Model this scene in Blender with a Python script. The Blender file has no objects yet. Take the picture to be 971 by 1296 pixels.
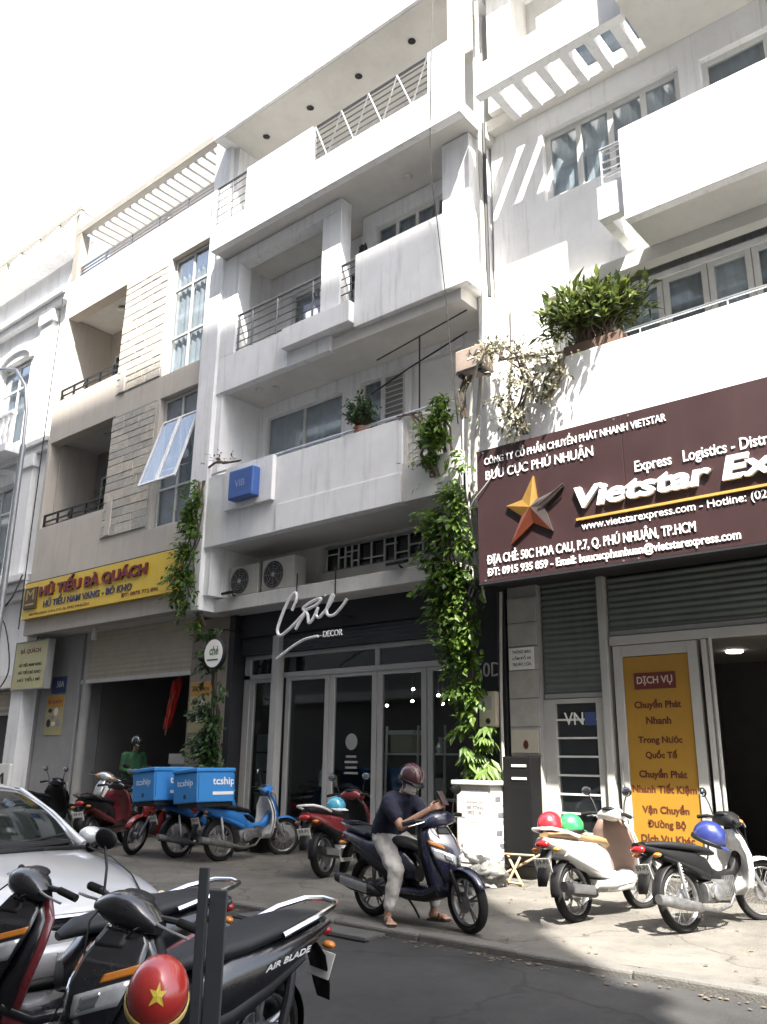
import bpy, bmesh, math, random
from mathutils import Vector, Matrix, noise as mnoise
R = math.radians
rnd = random.Random(7)
S = bpy.context.scene
COL = S.collection

# ------------------------------------------------------------------ camera
F_PX, H_IMG = 1072.0, 1296.0
pitch, roll, head = R(16.4), R(0.7), R(130.2)
hv = Vector((math.cos(head), math.sin(head), 0)); upv = Vector((0, 0, 1)); rv = hv.cross(upv)
fw = hv*math.cos(pitch) + upv*math.sin(pitch); uu = rv.cross(fw)
rr = rv*math.cos(roll) + uu*math.sin(roll); u2 = uu*math.cos(roll) - rv*math.sin(roll)
cam = bpy.data.cameras.new('camera'); camo = bpy.data.objects.new('camera', cam); COL.objects.link(camo)
camo.matrix_world = Matrix(((rr.x, u2.x, -fw.x, 0), (rr.y, u2.y, -fw.y, 0), (rr.z, u2.z, -fw.z, 1.45), (0, 0, 0, 1)))
cam.sensor_fit = 'VERTICAL'; cam.sensor_height = 36.0; cam.lens = 36.0*F_PX/H_IMG
cam.clip_start = 0.05; cam.clip_end = 2000
S.camera = camo

# ------------------------------------------------------------------ sky, sun, exposure
SUN_DIR = Vector((-1.15, 1.0, -2.35)).normalized()        # the way the light travels
elev = math.asin(-SUN_DIR.z); azim = math.atan2(-SUN_DIR.x, -SUN_DIR.y)
W = bpy.data.worlds.new('World'); S.world = W; W.use_nodes = True
nt = W.node_tree; nt.nodes.clear()
sky = nt.nodes.new('ShaderNodeTexSky'); sky.sky_type = 'NISHITA'; sky.sun_disc = False
sky.sun_elevation = elev; sky.sun_rotation = azim; sky.dust_density = 4.0; sky.air_density = 1.0; sky.ozone_density = 1.0
hs = nt.nodes.new('ShaderNodeHueSaturation'); hs.inputs['Saturation'].default_value = 0.6
bg = nt.nodes.new('ShaderNodeBackground'); bg.inputs['Strength'].default_value = 0.15
wo = nt.nodes.new('ShaderNodeOutputWorld')
nt.links.new(sky.outputs[0], hs.inputs['Color']); nt.links.new(hs.outputs[0], bg.inputs[0]); nt.links.new(bg.outputs[0], wo.inputs[0])
sl = bpy.data.lights.new('sun', 'SUN'); sl.energy = 4.2; sl.angle = R(0.5); sl.color = (1.0, 0.95, 0.87)
so = bpy.data.objects.new('sun', sl); COL.objects.link(so); so.location = (12, -10, 40)
so.rotation_euler = SUN_DIR.to_track_quat('-Z', 'Y').to_euler()
vs = S.view_settings; vs.view_transform = 'Standard'; vs.look = 'None'; vs.gamma = 1; vs.exposure = 2.3; vs.use_curve_mapping = False
S.cycles.max_bounces = 8; S.cycles.diffuse_bounces = 5; S.cycles.transparent_max_bounces = 12
S.cycles.use_denoising = True

# ------------------------------------------------------------------ materials
MATS = {}
def mat(name, col, rough=0.6, metal=0.0, var=0.12, scale=3.0, bump=0.0, bscale=40.0, streak=0.0, streakcol=(0.16, 0.14, 0.11), coat=0.0, emit=None, grime=0.0, spec=0.5, crack=0.0, crscale=0.5):
    if name in MATS: return MATS[name]
    m = bpy.data.materials.new(name); m.use_nodes = True; MATS[name] = m
    t = m.node_tree; N = t.nodes; L = t.links; b = N['Principled BSDF']
    b.inputs['Roughness'].default_value = rough; b.inputs['Metallic'].default_value = metal
    b.inputs['Coat Weight'].default_value = coat; b.inputs['Coat Roughness'].default_value = 0.06
    b.inputs['Specular IOR Level'].default_value = spec
    tc = N.new('ShaderNodeTexCoord')
    n1 = N.new('ShaderNodeTexNoise'); n1.inputs['Scale'].default_value = scale; n1.inputs['Detail'].default_value = 6; n1.inputs['Roughness'].default_value = 0.62
    L.new(tc.outputs['Object'], n1.inputs['Vector'])
    r1 = N.new('ShaderNodeMapRange'); r1.inputs[1].default_value = 0.3; r1.inputs[2].default_value = 0.7; r1.inputs[3].default_value = 1-var; r1.inputs[4].default_value = 1+var*0.6
    L.new(n1.outputs[0], r1.inputs[0])
    mx = N.new('ShaderNodeMix'); mx.data_type = 'RGBA'; mx.blend_type = 'MULTIPLY'; mx.inputs[0].default_value = 1
    mx.inputs[6].default_value = (*col, 1); L.new(r1.outputs[0], mx.inputs[7])
    last = mx.outputs[2]
    if streak:
        mp = N.new('ShaderNodeMapping'); mp.inputs['Scale'].default_value = (5.0, 5.0, 0.35); L.new(tc.outputs['Object'], mp.inputs[0])
        n2 = N.new('ShaderNodeTexNoise'); n2.inputs['Scale'].default_value = 1.6; n2.inputs['Detail'].default_value = 8; n2.inputs['Roughness'].default_value = 0.7
        L.new(mp.outputs[0], n2.inputs['Vector'])
        r2 = N.new('ShaderNodeMapRange'); r2.inputs[1].default_value = 0.52; r2.inputs[2].default_value = 0.8; r2.inputs[3].default_value = 0; r2.inputs[4].default_value = streak
        L.new(n2.outputs[0], r2.inputs[0])
        m2 = N.new('ShaderNodeMix'); m2.data_type = 'RGBA'; L.new(r2.outputs[0], m2.inputs[0]); L.new(last, m2.inputs[6]); m2.inputs[7].default_value = (*streakcol, 1)
        last = m2.outputs[2]
    if grime:
        n4 = N.new('ShaderNodeTexNoise'); n4.inputs['Scale'].default_value = scale*4.3; n4.inputs['Detail'].default_value = 9; n4.inputs['Roughness'].default_value = 0.75
        L.new(tc.outputs['Object'], n4.inputs['Vector'])
        r4 = N.new('ShaderNodeMapRange'); r4.inputs[1].default_value = 0.5; r4.inputs[2].default_value = 0.75; r4.inputs[3].default_value = 0; r4.inputs[4].default_value = grime
        L.new(n4.outputs[0], r4.inputs[0])
        m4 = N.new('ShaderNodeMix'); m4.data_type = 'RGBA'; L.new(r4.outputs[0], m4.inputs[0]); L.new(last, m4.inputs[6]); m4.inputs[7].default_value = (*streakcol, 1)
        last = m4.outputs[2]
    if crack:
        vd = N.new('ShaderNodeTexNoise'); vd.inputs['Scale'].default_value = 2.5; vd.inputs['Detail'].default_value = 4; L.new(tc.outputs['Object'], vd.inputs['Vector'])
        va = N.new('ShaderNodeVectorMath'); va.operation = 'MULTIPLY_ADD'; va.inputs[1].default_value = (0.5, 0.5, 0.5); L.new(vd.outputs['Color'], va.inputs[0]); L.new(tc.outputs['Object'], va.inputs[2])
        vo = N.new('ShaderNodeTexVoronoi'); vo.feature = 'DISTANCE_TO_EDGE'; vo.inputs['Scale'].default_value = crscale; L.new(va.outputs[0], vo.inputs['Vector'])
        r5 = N.new('ShaderNodeMapRange'); r5.inputs[1].default_value = 0.0; r5.inputs[2].default_value = 0.012; r5.inputs[3].default_value = crack; r5.inputs[4].default_value = 0; L.new(vo.outputs[0], r5.inputs[0])
        m5 = N.new('ShaderNodeMix'); m5.data_type = 'RGBA'; L.new(r5.outputs[0], m5.inputs[0]); L.new(last, m5.inputs[6]); m5.inputs[7].default_value = (0.012, 0.011, 0.010, 1); last = m5.outputs[2]
        n6 = N.new('ShaderNodeTexNoise'); n6.inputs['Scale'].default_value = 0.35; n6.inputs['Detail'].default_value = 7; n6.inputs['Roughness'].default_value = 0.68; L.new(tc.outputs['Object'], n6.inputs['Vector'])
        r6 = N.new('ShaderNodeMapRange'); r6.inputs[1].default_value = 0.35; r6.inputs[2].default_value = 0.68; r6.inputs[3].default_value = 0.68; r6.inputs[4].default_value = 1.4; L.new(n6.outputs[0], r6.inputs[0])
        m6 = N.new('ShaderNodeMix'); m6.data_type = 'RGBA'; m6.blend_type = 'MULTIPLY'; m6.inputs[0].default_value = 1; L.new(last, m6.inputs[6]); L.new(r6.outputs[0], m6.inputs[7]); last = m6.outputs[2]
    L.new(last, b.inputs['Base Color'])
    rr_ = N.new('ShaderNodeMapRange'); rr_.inputs[3].default_value = max(0, rough-0.08); rr_.inputs[4].default_value = min(1, rough+0.1)
    L.new(n1.outputs[0], rr_.inputs[0]); L.new(rr_.outputs[0], b.inputs['Roughness'])
    if bump:
        n3 = N.new('ShaderNodeTexNoise'); n3.inputs['Scale'].default_value = bscale; n3.inputs['Detail'].default_value = 5
        L.new(tc.outputs['Object'], n3.inputs['Vector'])
        bp = N.new('ShaderNodeBump'); bp.inputs['Strength'].default_value = bump; bp.inputs['Distance'].default_value = 0.02
        L.new(n3.outputs[0], bp.inputs['Height']); L.new(bp.outputs[0], b.inputs['Normal'])
    if emit:
        b.inputs['Emission Color'].default_value = (*emit[:3], 1); b.inputs['Emission Strength'].default_value = emit[3]
    return m
def glass(name, tint=(0.75, 0.8, 0.8), refl=0.12, opaque=0.0, ocol=(0.02, 0.025, 0.03)):
    if name in MATS: return MATS[name]
    m = bpy.data.materials.new(name); m.use_nodes = True; MATS[name] = m
    t = m.node_tree; N = t.nodes; L = t.links; N.clear()
    out = N.new('ShaderNodeOutputMaterial'); tr = N.new('ShaderNodeBsdfTransparent'); tr.inputs[0].default_value = (*tint, 1)
    gl = N.new('ShaderNodeBsdfGlossy'); gl.inputs['Roughness'].default_value = 0.03; gl.inputs[0].default_value = (0.9, 0.92, 0.95, 1)
    df = N.new('ShaderNodeBsdfDiffuse'); df.inputs[0].default_value = (*ocol, 1)
    m0 = N.new('ShaderNodeMixShader'); m0.inputs[0].default_value = opaque; L.new(tr.outputs[0], m0.inputs[1]); L.new(df.outputs[0], m0.inputs[2])
    fc = N.new('ShaderNodeLayerWeight'); fc.inputs['Blend'].default_value = 0.5
    lw = N.new('ShaderNodeMath'); lw.operation = 'POWER'; lw.inputs[1].default_value = 4.0; L.new(fc.outputs['Facing'], lw.inputs[0])
    ad = N.new('ShaderNodeMath'); ad.operation = 'ADD'; ad.use_clamp = True; ad.inputs[1].default_value = refl; L.new(lw.outputs[0], ad.inputs[0])
    tcn = N.new('ShaderNodeTexCoord'); nz = N.new('ShaderNodeTexNoise'); nz.inputs['Scale'].default_value = 1.3; L.new(tcn.outputs['Object'], nz.inputs['Vector'])
    bp = N.new('ShaderNodeBump'); bp.inputs['Strength'].default_value = 0.03; L.new(nz.outputs[0], bp.inputs['Height']); L.new(bp.outputs[0], gl.inputs['Normal'])
    m1 = N.new('ShaderNodeMixShader'); L.new(ad.outputs[0], m1.inputs[0]); L.new(m0.outputs[0], m1.inputs[1]); L.new(gl.outputs[0], m1.inputs[2])
    L.new(m1.outputs[0], out.inputs[0])
    return m
def leafmat(name, c1, c2, trans=0.35):
    if name in MATS: return MATS[name]
    m = bpy.data.materials.new(name); m.use_nodes = True; MATS[name] = m
    t = m.node_tree; N = t.nodes; L = t.links; b = N['Principled BSDF']; out = N['Material Output']
    tc = N.new('ShaderNodeTexCoord'); n = N.new('ShaderNodeTexNoise'); n.inputs['Scale'].default_value = 9; n.inputs['Detail'].default_value = 3
    L.new(tc.outputs['Object'], n.inputs['Vector'])
    g = N.new('ShaderNodeNewGeometry')
    ad = N.new('ShaderNodeMath'); ad.operation = 'ADD'; L.new(n.outputs[0], ad.inputs[0])
    ml = N.new('ShaderNodeMath'); ml.operation = 'MULTIPLY_ADD'; ml.inputs[1].default_value = 0.6; ml.inputs[2].default_value = -0.3; L.new(g.outputs['Random Per Island'], ml.inputs[0]); L.new(ml.outputs[0], ad.inputs[1])
    rp = N.new('ShaderNodeMapRange'); rp.inputs[1].default_value = 0.25; rp.inputs[2].default_value = 0.8; L.new(ad.outputs[0], rp.inputs[0])
    mx = N.new('ShaderNodeMix'); mx.data_type = 'RGBA'; mx.inputs[6].default_value = (*c1, 1); mx.inputs[7].default_value = (*c2, 1); L.new(rp.outputs[0], mx.inputs[0])
    L.new(mx.outputs[2], b.inputs['Base Color']); b.inputs['Roughness'].default_value = 0.45
    tl = N.new('ShaderNodeBsdfTranslucent'); L.new(mx.outputs[2], tl.inputs[0])
    ms = N.new('ShaderNodeMixShader'); ms.inputs[0].default_value = trans; L.new(b.outputs[0], ms.inputs[1]); L.new(tl.outputs[0], ms.inputs[2]); L.new(ms.outputs[0], out.inputs[0])
    return m

DIRT = (0.20, 0.18, 0.15)
WHITE = mat('white_paint', (0.80, 0.805, 0.81), 0.75, var=0.08, scale=1.2, streak=0.65, streakcol=(0.36, 0.35, 0.33), bump=0.1, bscale=60, grime=0.12)
WHITE_OLD = mat('aged_white_paint', (0.70, 0.69, 0.66), 0.8, var=0.12, scale=1.4, streak=0.55, streakcol=(0.25, 0.23, 0.19), bump=0.12, bscale=50, grime=0.15)
BEIGE = mat('beige_paint', (0.53, 0.485, 0.43), 0.8, var=0.1, scale=1.1, streak=0.35, streakcol=(0.24, 0.21, 0.18), bump=0.1, bscale=50)
GREYPAINT = mat('grey_paint', (0.30, 0.30, 0.30), 0.75, var=0.1, streak=0.3, streakcol=(0.12, 0.11, 0.1))
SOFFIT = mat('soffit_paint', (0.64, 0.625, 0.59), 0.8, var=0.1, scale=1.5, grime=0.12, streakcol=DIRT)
DARKPAINT = mat('dark_paint', (0.016, 0.0165, 0.02), 0.6, var=0.2, scale=2)
INTERIOR = mat('interior_wall', (0.22, 0.21, 0.20), 0.8, var=0.1)
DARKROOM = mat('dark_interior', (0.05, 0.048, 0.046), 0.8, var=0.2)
ALU = mat('white_aluminium', (0.62, 0.62, 0.60), 0.45, var=0.08, scale=5, streak=0.25, streakcol=(0.25, 0.24, 0.22))
STEEL = mat('brushed_steel', (0.55, 0.55, 0.56), 0.32, 0.9, var=0.15, scale=12)
CHROME = mat('chrome', (0.75, 0.75, 0.76), 0.14, 1.0, var=0.06, scale=9)
DARKMETAL = mat('dark_metal', (0.028, 0.028, 0.031), 0.5, 0.4, var=0.25, scale=8)
ENGINE = mat('engine_alloy', (0.30, 0.30, 0.30), 0.42, 0.8, var=0.35, scale=14, grime=0.35, streakcol=(0.06, 0.055, 0.05))
RUBBER = mat('tyre_rubber', (0.014, 0.0135, 0.013), 0.85, var=0.35, scale=10, grime=0.3, streakcol=(0.05, 0.046, 0.04), spec=0.25)
BLACKPL = mat('black_plastic', (0.009, 0.009, 0.0095), 0.5, var=0.25, scale=9, grime=0.15, streakcol=(0.03, 0.028, 0.026), spec=0.3)
SEATM = mat('black_vinyl', (0.013, 0.014, 0.016), 0.5, spec=0.4, var=0.2, scale=7, bump=0.15, bscale=220)
GLASS = glass('window_glass', (0.84, 0.88, 0.9), 0.08)
SHOPGLASS = glass('shop_glass', (0.72, 0.76, 0.76), 0.03)
DARKGLASS = glass('tinted_glass', (0.22, 0.25, 0.25), 0.10, 0.25, (0.05, 0.06, 0.06))
CURTAIN = mat('curtain_cloth', (0.60, 0.61, 0.63), 0.9, var=0.2, scale=4)
DARKCURT = mat('dark_curtain_cloth', (0.30, 0.315, 0.345), 0.9, var=0.25, scale=3)
PAPERW = mat('white_paper', (0.78, 0.77, 0.74), 0.7, var=0.06)
BLACKINK = mat('black_ink', (0.02, 0.02, 0.02), 0.6, var=0.1)
WHITEINK = mat('white_lettering', (0.82, 0.82, 0.82), 0.5, var=0.04)

# ------------------------------------------------------------------ mesh builder
class MB:
    def __init__(s, M=None): s.v = []; s.f = []; s.M = M
    def add(s, vs_, fs):
        o = len(s.v)
        s.v += [(s.M @ Vector(p)) if s.M else Vector(p) for p in vs_]
        s.f += [[i+o for i in f] for f in fs]; return s
    def box(s, x0, x1, y0, y1, z0, z1):
        return s.add([(x0,y0,z0),(x1,y0,z0),(x1,y1,z0),(x0,y1,z0),(x0,y0,z1),(x1,y0,z1),(x1,y1,z1),(x0,y1,z1)],
                     [(0,3,2,1),(4,5,6,7),(0,1,5,4),(1,2,6,5),(2,3,7,6),(3,0,4,7)])
    def obox(s, M, sx, sy, sz):
        o = s.M; s.M = (o @ M) if o else M; s.box(-sx/2, sx/2, -sy/2, sy/2, -sz/2, sz/2); s.M = o; return s
    def tube(s, pts, r, n=8, cap=True):
        pts = [Vector(p) for p in pts]; rings = []; prev = None
        for i, p in enumerate(pts):
            d = (pts[min(i+1, len(pts)-1)] - pts[max(i-1, 0)]).normalized()
            if prev is None:
                a = Vector((0,0,1)) if abs(d.z) < 0.9 else Vector((1,0,0)); u = d.cross(a).normalized()
            else:
                u = (prev - d*prev.dot(d)); u = u.normalized() if u.length > 1e-6 else d.orthogonal().normalized()
            w = d.cross(u); prev = u; q = r[i] if isinstance(r, (list, tuple)) else r
            rings.append([p + u*q*math.cos(2*math.pi*k/n) + w*q*math.sin(2*math.pi*k/n) for k in range(n)])
        return s.loft(rings, cap)
    def loft(s, rings, cap=True, closed=False):
        n = len(rings[0]); vs_ = [p for r_ in rings for p in r_]; fs = []; m = len(rings)
        for i in range(m if closed else m-1):
            j = (i+1) % m
            for k in range(n): fs.append((i*n+k, i*n+(k+1)%n, j*n+(k+1)%n, j*n+k))
        if cap and not closed: fs.append(tuple(range(n))[::-1]); fs.append(tuple((m-1)*n+k for k in range(n)))
        return s.add(vs_, fs)
    def sheet(s, rows):
        n = len(rows[0]); fs = [(i*n+k, i*n+k+1, (i+1)*n+k+1, (i+1)*n+k) for i in range(len(rows)-1) for k in range(n-1)]
        return s.add([p for r_ in rows for p in r_], fs)
    def prism(s, poly, vec):
        n = len(poly); vec = Vector(vec); a = [Vector(p) for p in poly]
        return s.add(a + [p+vec for p in a], [tuple(range(n))[::-1], tuple(range(n, 2*n))] + [(k, (k+1)%n, n+(k+1)%n, n+k) for k in range(n)])
    def xz(s, poly, y0, y1): return s.prism([(x, y0, z) for x, z in poly], (0, y1-y0, 0))
    def lathe(s, prof, n=24, M=None, cap=True):
        o = s.M
        if M is not None: s.M = (o @ M) if o else M
        s.loft([[(r_*math.cos(2*math.pi*k/n), r_*math.sin(2*math.pi*k/n), z) for k in range(n)] for r_, z in prof], cap); s.M = o; return s
    def ell(s, c, a, b, d, n=16, m=10, M=None):
        rings = []
        for i in range(m+1):
            t = -math.pi/2 + math.pi*i/m; q = max(math.cos(t), 0.02)
            rings.append([(c[0]+a*q*math.cos(2*math.pi*k/n), c[1]+b*q*math.sin(2*math.pi*k/n), c[2]+d*math.sin(t)) for k in range(n)])
        o = s.M
        if M is not None: s.M = (o @ M) if o else M
        s.loft(rings); s.M = o; return s
    def wall(s, x0, x1, z0, z1, y0, y1, ops=()):
        xs = sorted({x0, x1, *[min(max(q, x0), x1) for o in ops for q in o[:2]]}); zs = sorted({z0, z1, *[min(max(q, z0), z1) for o in ops for q in o[2:]]})
        nx, nz = len(xs)-1, len(zs)-1
        def solid(i, k):
            if not (0 <= i < nx and 0 <= k < nz): return False
            cx, cz = (xs[i]+xs[i+1])/2, (zs[k]+zs[k+1])/2
            return not any(o[0] < cx < o[1] and o[2] < cz < o[3] for o in ops)
        for i in range(nx):
            for k in range(nz):
                if not solid(i, k): continue
                a, b, c, d = xs[i], xs[i+1], zs[k], zs[k+1]
                s.add([(a,y0,c),(b,y0,c),(b,y0,d),(a,y0,d),(a,y1,c),(b,y1,c),(b,y1,d),(a,y1,d)],
                      [(0,1,2,3),(5,4,7,6)] + ([] if solid(i-1,k) else [(4,0,3,7)]) + ([] if solid(i+1,k) else [(1,5,6,2)]) + ([] if solid(i,k-1) else [(4,5,1,0)]) + ([] if solid(i,k+1) else [(3,2,6,7)]))
        return s
    def build(s, name, m, parent=None, smooth=False, bevel=0, sub=0, solid=0, origin=None, angle=40):
        me = bpy.data.meshes.new(name)
        off = Vector((0,0,0))
        if parent is not None and parent.get('_w') is not None: off = Vector(parent['_w'])
        elif origin is not None: off = Vector(origin)
        me.from_pydata([p-off for p in s.v], [], s.f); me.materials.append(m)
        if smooth or sub:
            for p in me.polygons: p.use_smooth = True
            if not sub: me.set_sharp_from_angle(angle=R(angle))
        o = bpy.data.objects.new(name, me); COL.objects.link(o)
        if parent is not None:
            o.parent = parent
            if parent.get('_w') is not None: o['_w'] = tuple(off)
        elif origin is not None: o.location = off; o['_w'] = tuple(off)
        if solid: q = o.modifiers.new('s', 'SOLIDIFY'); q.thickness = solid; q.offset = 0
        if sub: q = o.modifiers.new('u', 'SUBSURF'); q.levels = sub; q.render_levels = sub
        if bevel: q = o.modifiers.new('b', 'BEVEL'); q.width = bevel; q.segments = 2; q.limit_method = 'ANGLE'; q.angle_limit = R(40)
        return o
def tag(o, label=None, cat=None, group=None, kind=None):
    if label: o['label'] = label
    if cat: o['category'] = cat
    if group: o['group'] = group
    if kind: o['kind'] = kind
    return o
def thing(name, label, cat, loc=(0,0,0), group=None, world=True):
    o = bpy.data.objects.new(name, None); COL.objects.link(o); o.location = loc; o.empty_display_size = 0.2
    if world: o['_w'] = tuple(loc)
    return tag(o, label, cat, group)
def ring(c, u, v, a, b, n=16, p=2.4):
    c, u, v = Vector(c), Vector(u), Vector(v); out = []
    for k in range(n):
        t = 2*math.pi*k/n; ct, st = math.cos(t), math.sin(t)
        out.append(c + u*(a*math.copysign(abs(ct)**(2/p), ct)) + v*(b*math.copysign(abs(st)**(2/p), st)))
    return out
def loftx(mb, st, n=16, cap=True):      # stations (x, y, z, half_w, half_h, power)
    return mb.loft([ring((x, y, z), (0,1,0), (0,0,1), a, b, n, p) for x, y, z, a, b, p in st], cap)
def loftz(mb, st, n=16, cap=True):      # stations (z, x, y, half_x, half_y, power)
    return mb.loft([ring((x, y, z), (1,0,0), (0,1,0), a, b, n, p) for z, x, y, a, b, p in st], cap)
def text(body, m, parent, name='lettering', w=None, h=None, x=0, z=0, y=0, depth=0.01, shear=0, bold=0.0, M=None, origin=None, align='L'):
    """lettering mesh; flat on the facade (x right, z up) unless a matrix is given"""
    c = bpy.data.curves.new('t', 'FONT'); c.body = body; c.size = 1; c.shear = shear; c.offset = bold; c.resolution_u = 3
    c.extrude = 0.001
    o = bpy.data.objects.new('t', c); me = o.to_mesh()
    vs_ = [v.co.copy() for v in me.vertices]; fs = [list(p.vertices) for p in me.polygons]; o.to_mesh_clear(); bpy.data.objects.remove(o); bpy.data.curves.remove(c)
    x0 = min(v.x for v in vs_); x1 = max(v.x for v in vs_); y0 = min(v.y for v in vs_); y1 = max(v.y for v in vs_)
    sx = w/(x1-x0) if w else None; sy = h/(y1-y0) if h else None
    sx = sx or sy; sy = sy or sx
    ox = x0 if align == 'L' else (x0+x1)/2
    mb = MB(M)
    pts = []
    for v in vs_:
        a, b, d = (v.x-ox)*sx, (v.y-y0)*sy, (1 if v.z > 0 else 0)*depth
        pts.append((a, b, d) if M else (x+a, y-d, z+b))
    mb.add(pts, fs)
    o = mb.build(name, m, parent, origin=origin); o['kind'] = 'stuff'
    return o
def copytree(o, parent=None):
    c = o.copy(); COL.objects.link(c); c.parent = parent
    for ch in list(o.children): copytree(ch, c)
    return c
def window(parent, x0, x1, z0, z1, y, cols=2, rows=1, fr=0.05, dep=0.06, m=None, pane=None, back=None, backgap=0.03, name='window', frac=None):
    m = m or ALU; pane = pane or GLASS; back = back or DARKCURT
    mb = MB(); mb.box(x0, x0+fr, y, y+dep, z0, z1).box(x1-fr, x1, y, y+dep, z0, z1).box(x0+fr, x1-fr, y, y+dep, z0, z0+fr).box(x0+fr, x1-fr, y, y+dep, z1-fr, z1)
    cw = (x1-x0-fr)/cols
    zsp = [z0] + ([z0+(z1-z0)*q for q in frac] if frac else [z0+(z1-z0)*k/rows for k in range(1, rows)]) + [z1-fr]
    for k in range(1, cols): mb.box(x0+cw*k, x0+cw*k+fr, y+0.002, y+dep-0.002, z0+fr, z1-fr)
    for zz in zsp[1:-1]:
        for k in range(cols): mb.box(x0+cw*k+fr, x0+cw*(k+1), y+0.004, y+dep-0.004, zz, zz+fr)
    o = mb.build(name, m, parent, bevel=0.004)
    for k in range(cols):
        for j in range(len(zsp)-1):
            MB().box(x0+cw*k+fr, x0+cw*(k+1), y+dep/2-0.004, y+dep/2+0.004, zsp[j]+fr, zsp[j+1]).build('pane', pane, o)
    if back:
        b = MB(); n = max(8, int((x1-x0)/0.05)); rows_ = []
        for zz in (z0, z1): rows_.append([(x0+(x1-x0)*i/n, y+dep+backgap+0.02*math.sin(i*1.9+x0*5), zz) for i in range(n+1)])
        b.sheet(rows_).build('curtain', back, o, smooth=True)
    return o
def railing(parent, x0, x1, y, z0, z1, bars, posts, m, r=0.018, pr=0.02, toprail=0.026):
    o = MB().tube([(x0, y, z1), (x1, y, z1)], toprail, 8).build('railing', m, parent, smooth=True)
    for k in range(bars):
        zz = z0 + (z1-z0)*(k+0.5)/bars*0.95
        MB().tube([(x0, y-0.002, zz), (x1, y-0.002, zz)], r, 6).build('bar', m, o, smooth=True)
    for xx in posts: MB().tube([(xx, y, z0-0.03), (xx, y, z1)], pr, 8).build('post', m, o, smooth=True)
    return o
# ================================================================== THE SETTING
ASPHALT = mat('asphalt', (0.042, 0.0415, 0.041), 0.85, var=0.28, scale=0.9, bump=0.5, bscale=130, grime=0.35, streakcol=(0.07, 0.068, 0.063), spec=0.3, crack=0.5, crscale=0.42)
PAVE = mat('concrete_pavement', (0.125, 0.117, 0.103), 0.88, var=0.32, scale=0.9, bump=0.6, bscale=70, grime=0.65, streakcol=(0.065, 0.06, 0.052), spec=0.3, crack=0.5, crscale=0.62)
KERB = mat('kerb_concrete', (0.12, 0.115, 0.105), 0.88, var=0.25, scale=3, bump=0.4, bscale=60, grime=0.5, streakcol=(0.05, 0.047, 0.042), spec=0.3)
GROUND = mat('far_ground', (0.12, 0.115, 0.105), 0.9, var=0.2, scale=0.2)
EARTH = MB().add([(-400,-400,-0.14),(400,-400,-0.14),(400,400,-0.14),(-400,400,-0.14)], [(0,1,2,3)])
tag(EARTH.build('ground', GROUND), 'bare ground reaching to the horizon', None, kind='structure')
RZ = -0.055; NZ = -0.13
def strip(x0, x1, y0, y1, zf, nx, ny):
    return [[(x0+(x1-x0)*i/nx, y0+(y1-y0)*j/ny, zf(x0+(x1-x0)*i/nx, y0+(y1-y0)*j/ny)) for i in range(nx+1)] for j in range(ny+1)]
road = MB().sheet(strip(-150, 60, -0.7, 6.5, lambda x, y: RZ + 0.006*mnoise.noise((x*0.5, y*0.7, 0)) - 0.075*min(1, max(0, (6.2-y)/2.7)), 420, 16))
tag(road.build('road', ASPHALT, smooth=True), 'grey asphalt street between the two kerbs', None, kind='structure')
def pz(x, y): return 0.0 + 0.012*mnoise.noise((x*0.9, y*0.9, 4)) + 0.02*max(0, y-7)/3.3
pav = MB().sheet(strip(-60, 12, 6.6, 11.3, pz, 240, 18))
pavement = tag(pav.build('pavement', PAVE, smooth=True), 'worn concrete pavement in front of the shops', None, kind='structure')
k0 = MB().box(0.004, 0.996, 6.44, 6.62, -0.2, 0.006).build('kerb_stone', KERB, pavement, bevel=0.02)
x = -27.0; first = True
while x < 8:
    k = k0 if first else k0.copy()
    if not first: COL.objects.link(k); k.parent = pavement
    k.location = (x, rnd.uniform(-0.008, 0.008), rnd.uniform(-0.006, 0.004)); k.rotation_euler = (0, 0, rnd.uniform(-0.006, 0.006)); x += 1.0; first = False
near = MB().box(-60, 20, -1.5, -0.72, -0.2, -0.02)
tag(near.build('near_pavement', PAVE, bevel=0.02), 'narrow pavement on the near side', None, kind='structure')
# cracked patch and drain cover in the road by the rider
PATCH = mat('patched_asphalt', (0.05, 0.05, 0.05), 0.85, var=0.25, scale=3, bump=0.4, bscale=100)
dr = thing('drain_cover', 'flat grey concrete drain cover at the kerb beside the rider foot', 'drain cover', (-6.2, 6.3, RZ))
MB().box(-7.05, -5.35, 6.15, 6.435, RZ-0.05, RZ+0.025).build('slab', mat('drain_concrete', (0.07, 0.068, 0.064), 0.9, var=0.25, scale=4, bump=0.4, bscale=80), dr, bevel=0.01)
MB().box(-7.1, -5.3, 6.09, 6.148, RZ-0.05, RZ+0.012).build('edge_bar', DARKMETAL, dr)

# dry leaves and litter in the gutter
lit = MB(); rl = random.Random(77)
for k in range(420):
    near_k = rl.random() < 0.6
    xx = rl.uniform(-12, 0.5); yy = 6.40 - abs(rl.gauss(0, 0.10)) if near_k else rl.uniform(6.7, 10.1)
    zz = (RZ+0.004 - 0.075*min(1, max(0, (6.2-yy)/2.7))) if near_k else pz(xx, yy)+0.004
    a = rl.uniform(0, 6.28); L_ = rl.uniform(0.02, 0.055); w_ = L_*rl.uniform(0.3, 0.6); c_, s_ = math.cos(a), math.sin(a)
    lit.add([(xx, yy, zz+.004), (xx+c_*L_*.5-s_*w_, yy+s_*L_*.5+c_*w_, zz+rl.uniform(.004, .014)), (xx+c_*L_, yy+s_*L_, zz+.005), (xx+c_*L_*.5+s_*w_, yy+s_*L_*.5-c_*w_, zz+rl.uniform(.004, .014))], [(0, 1, 2, 3)])
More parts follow.
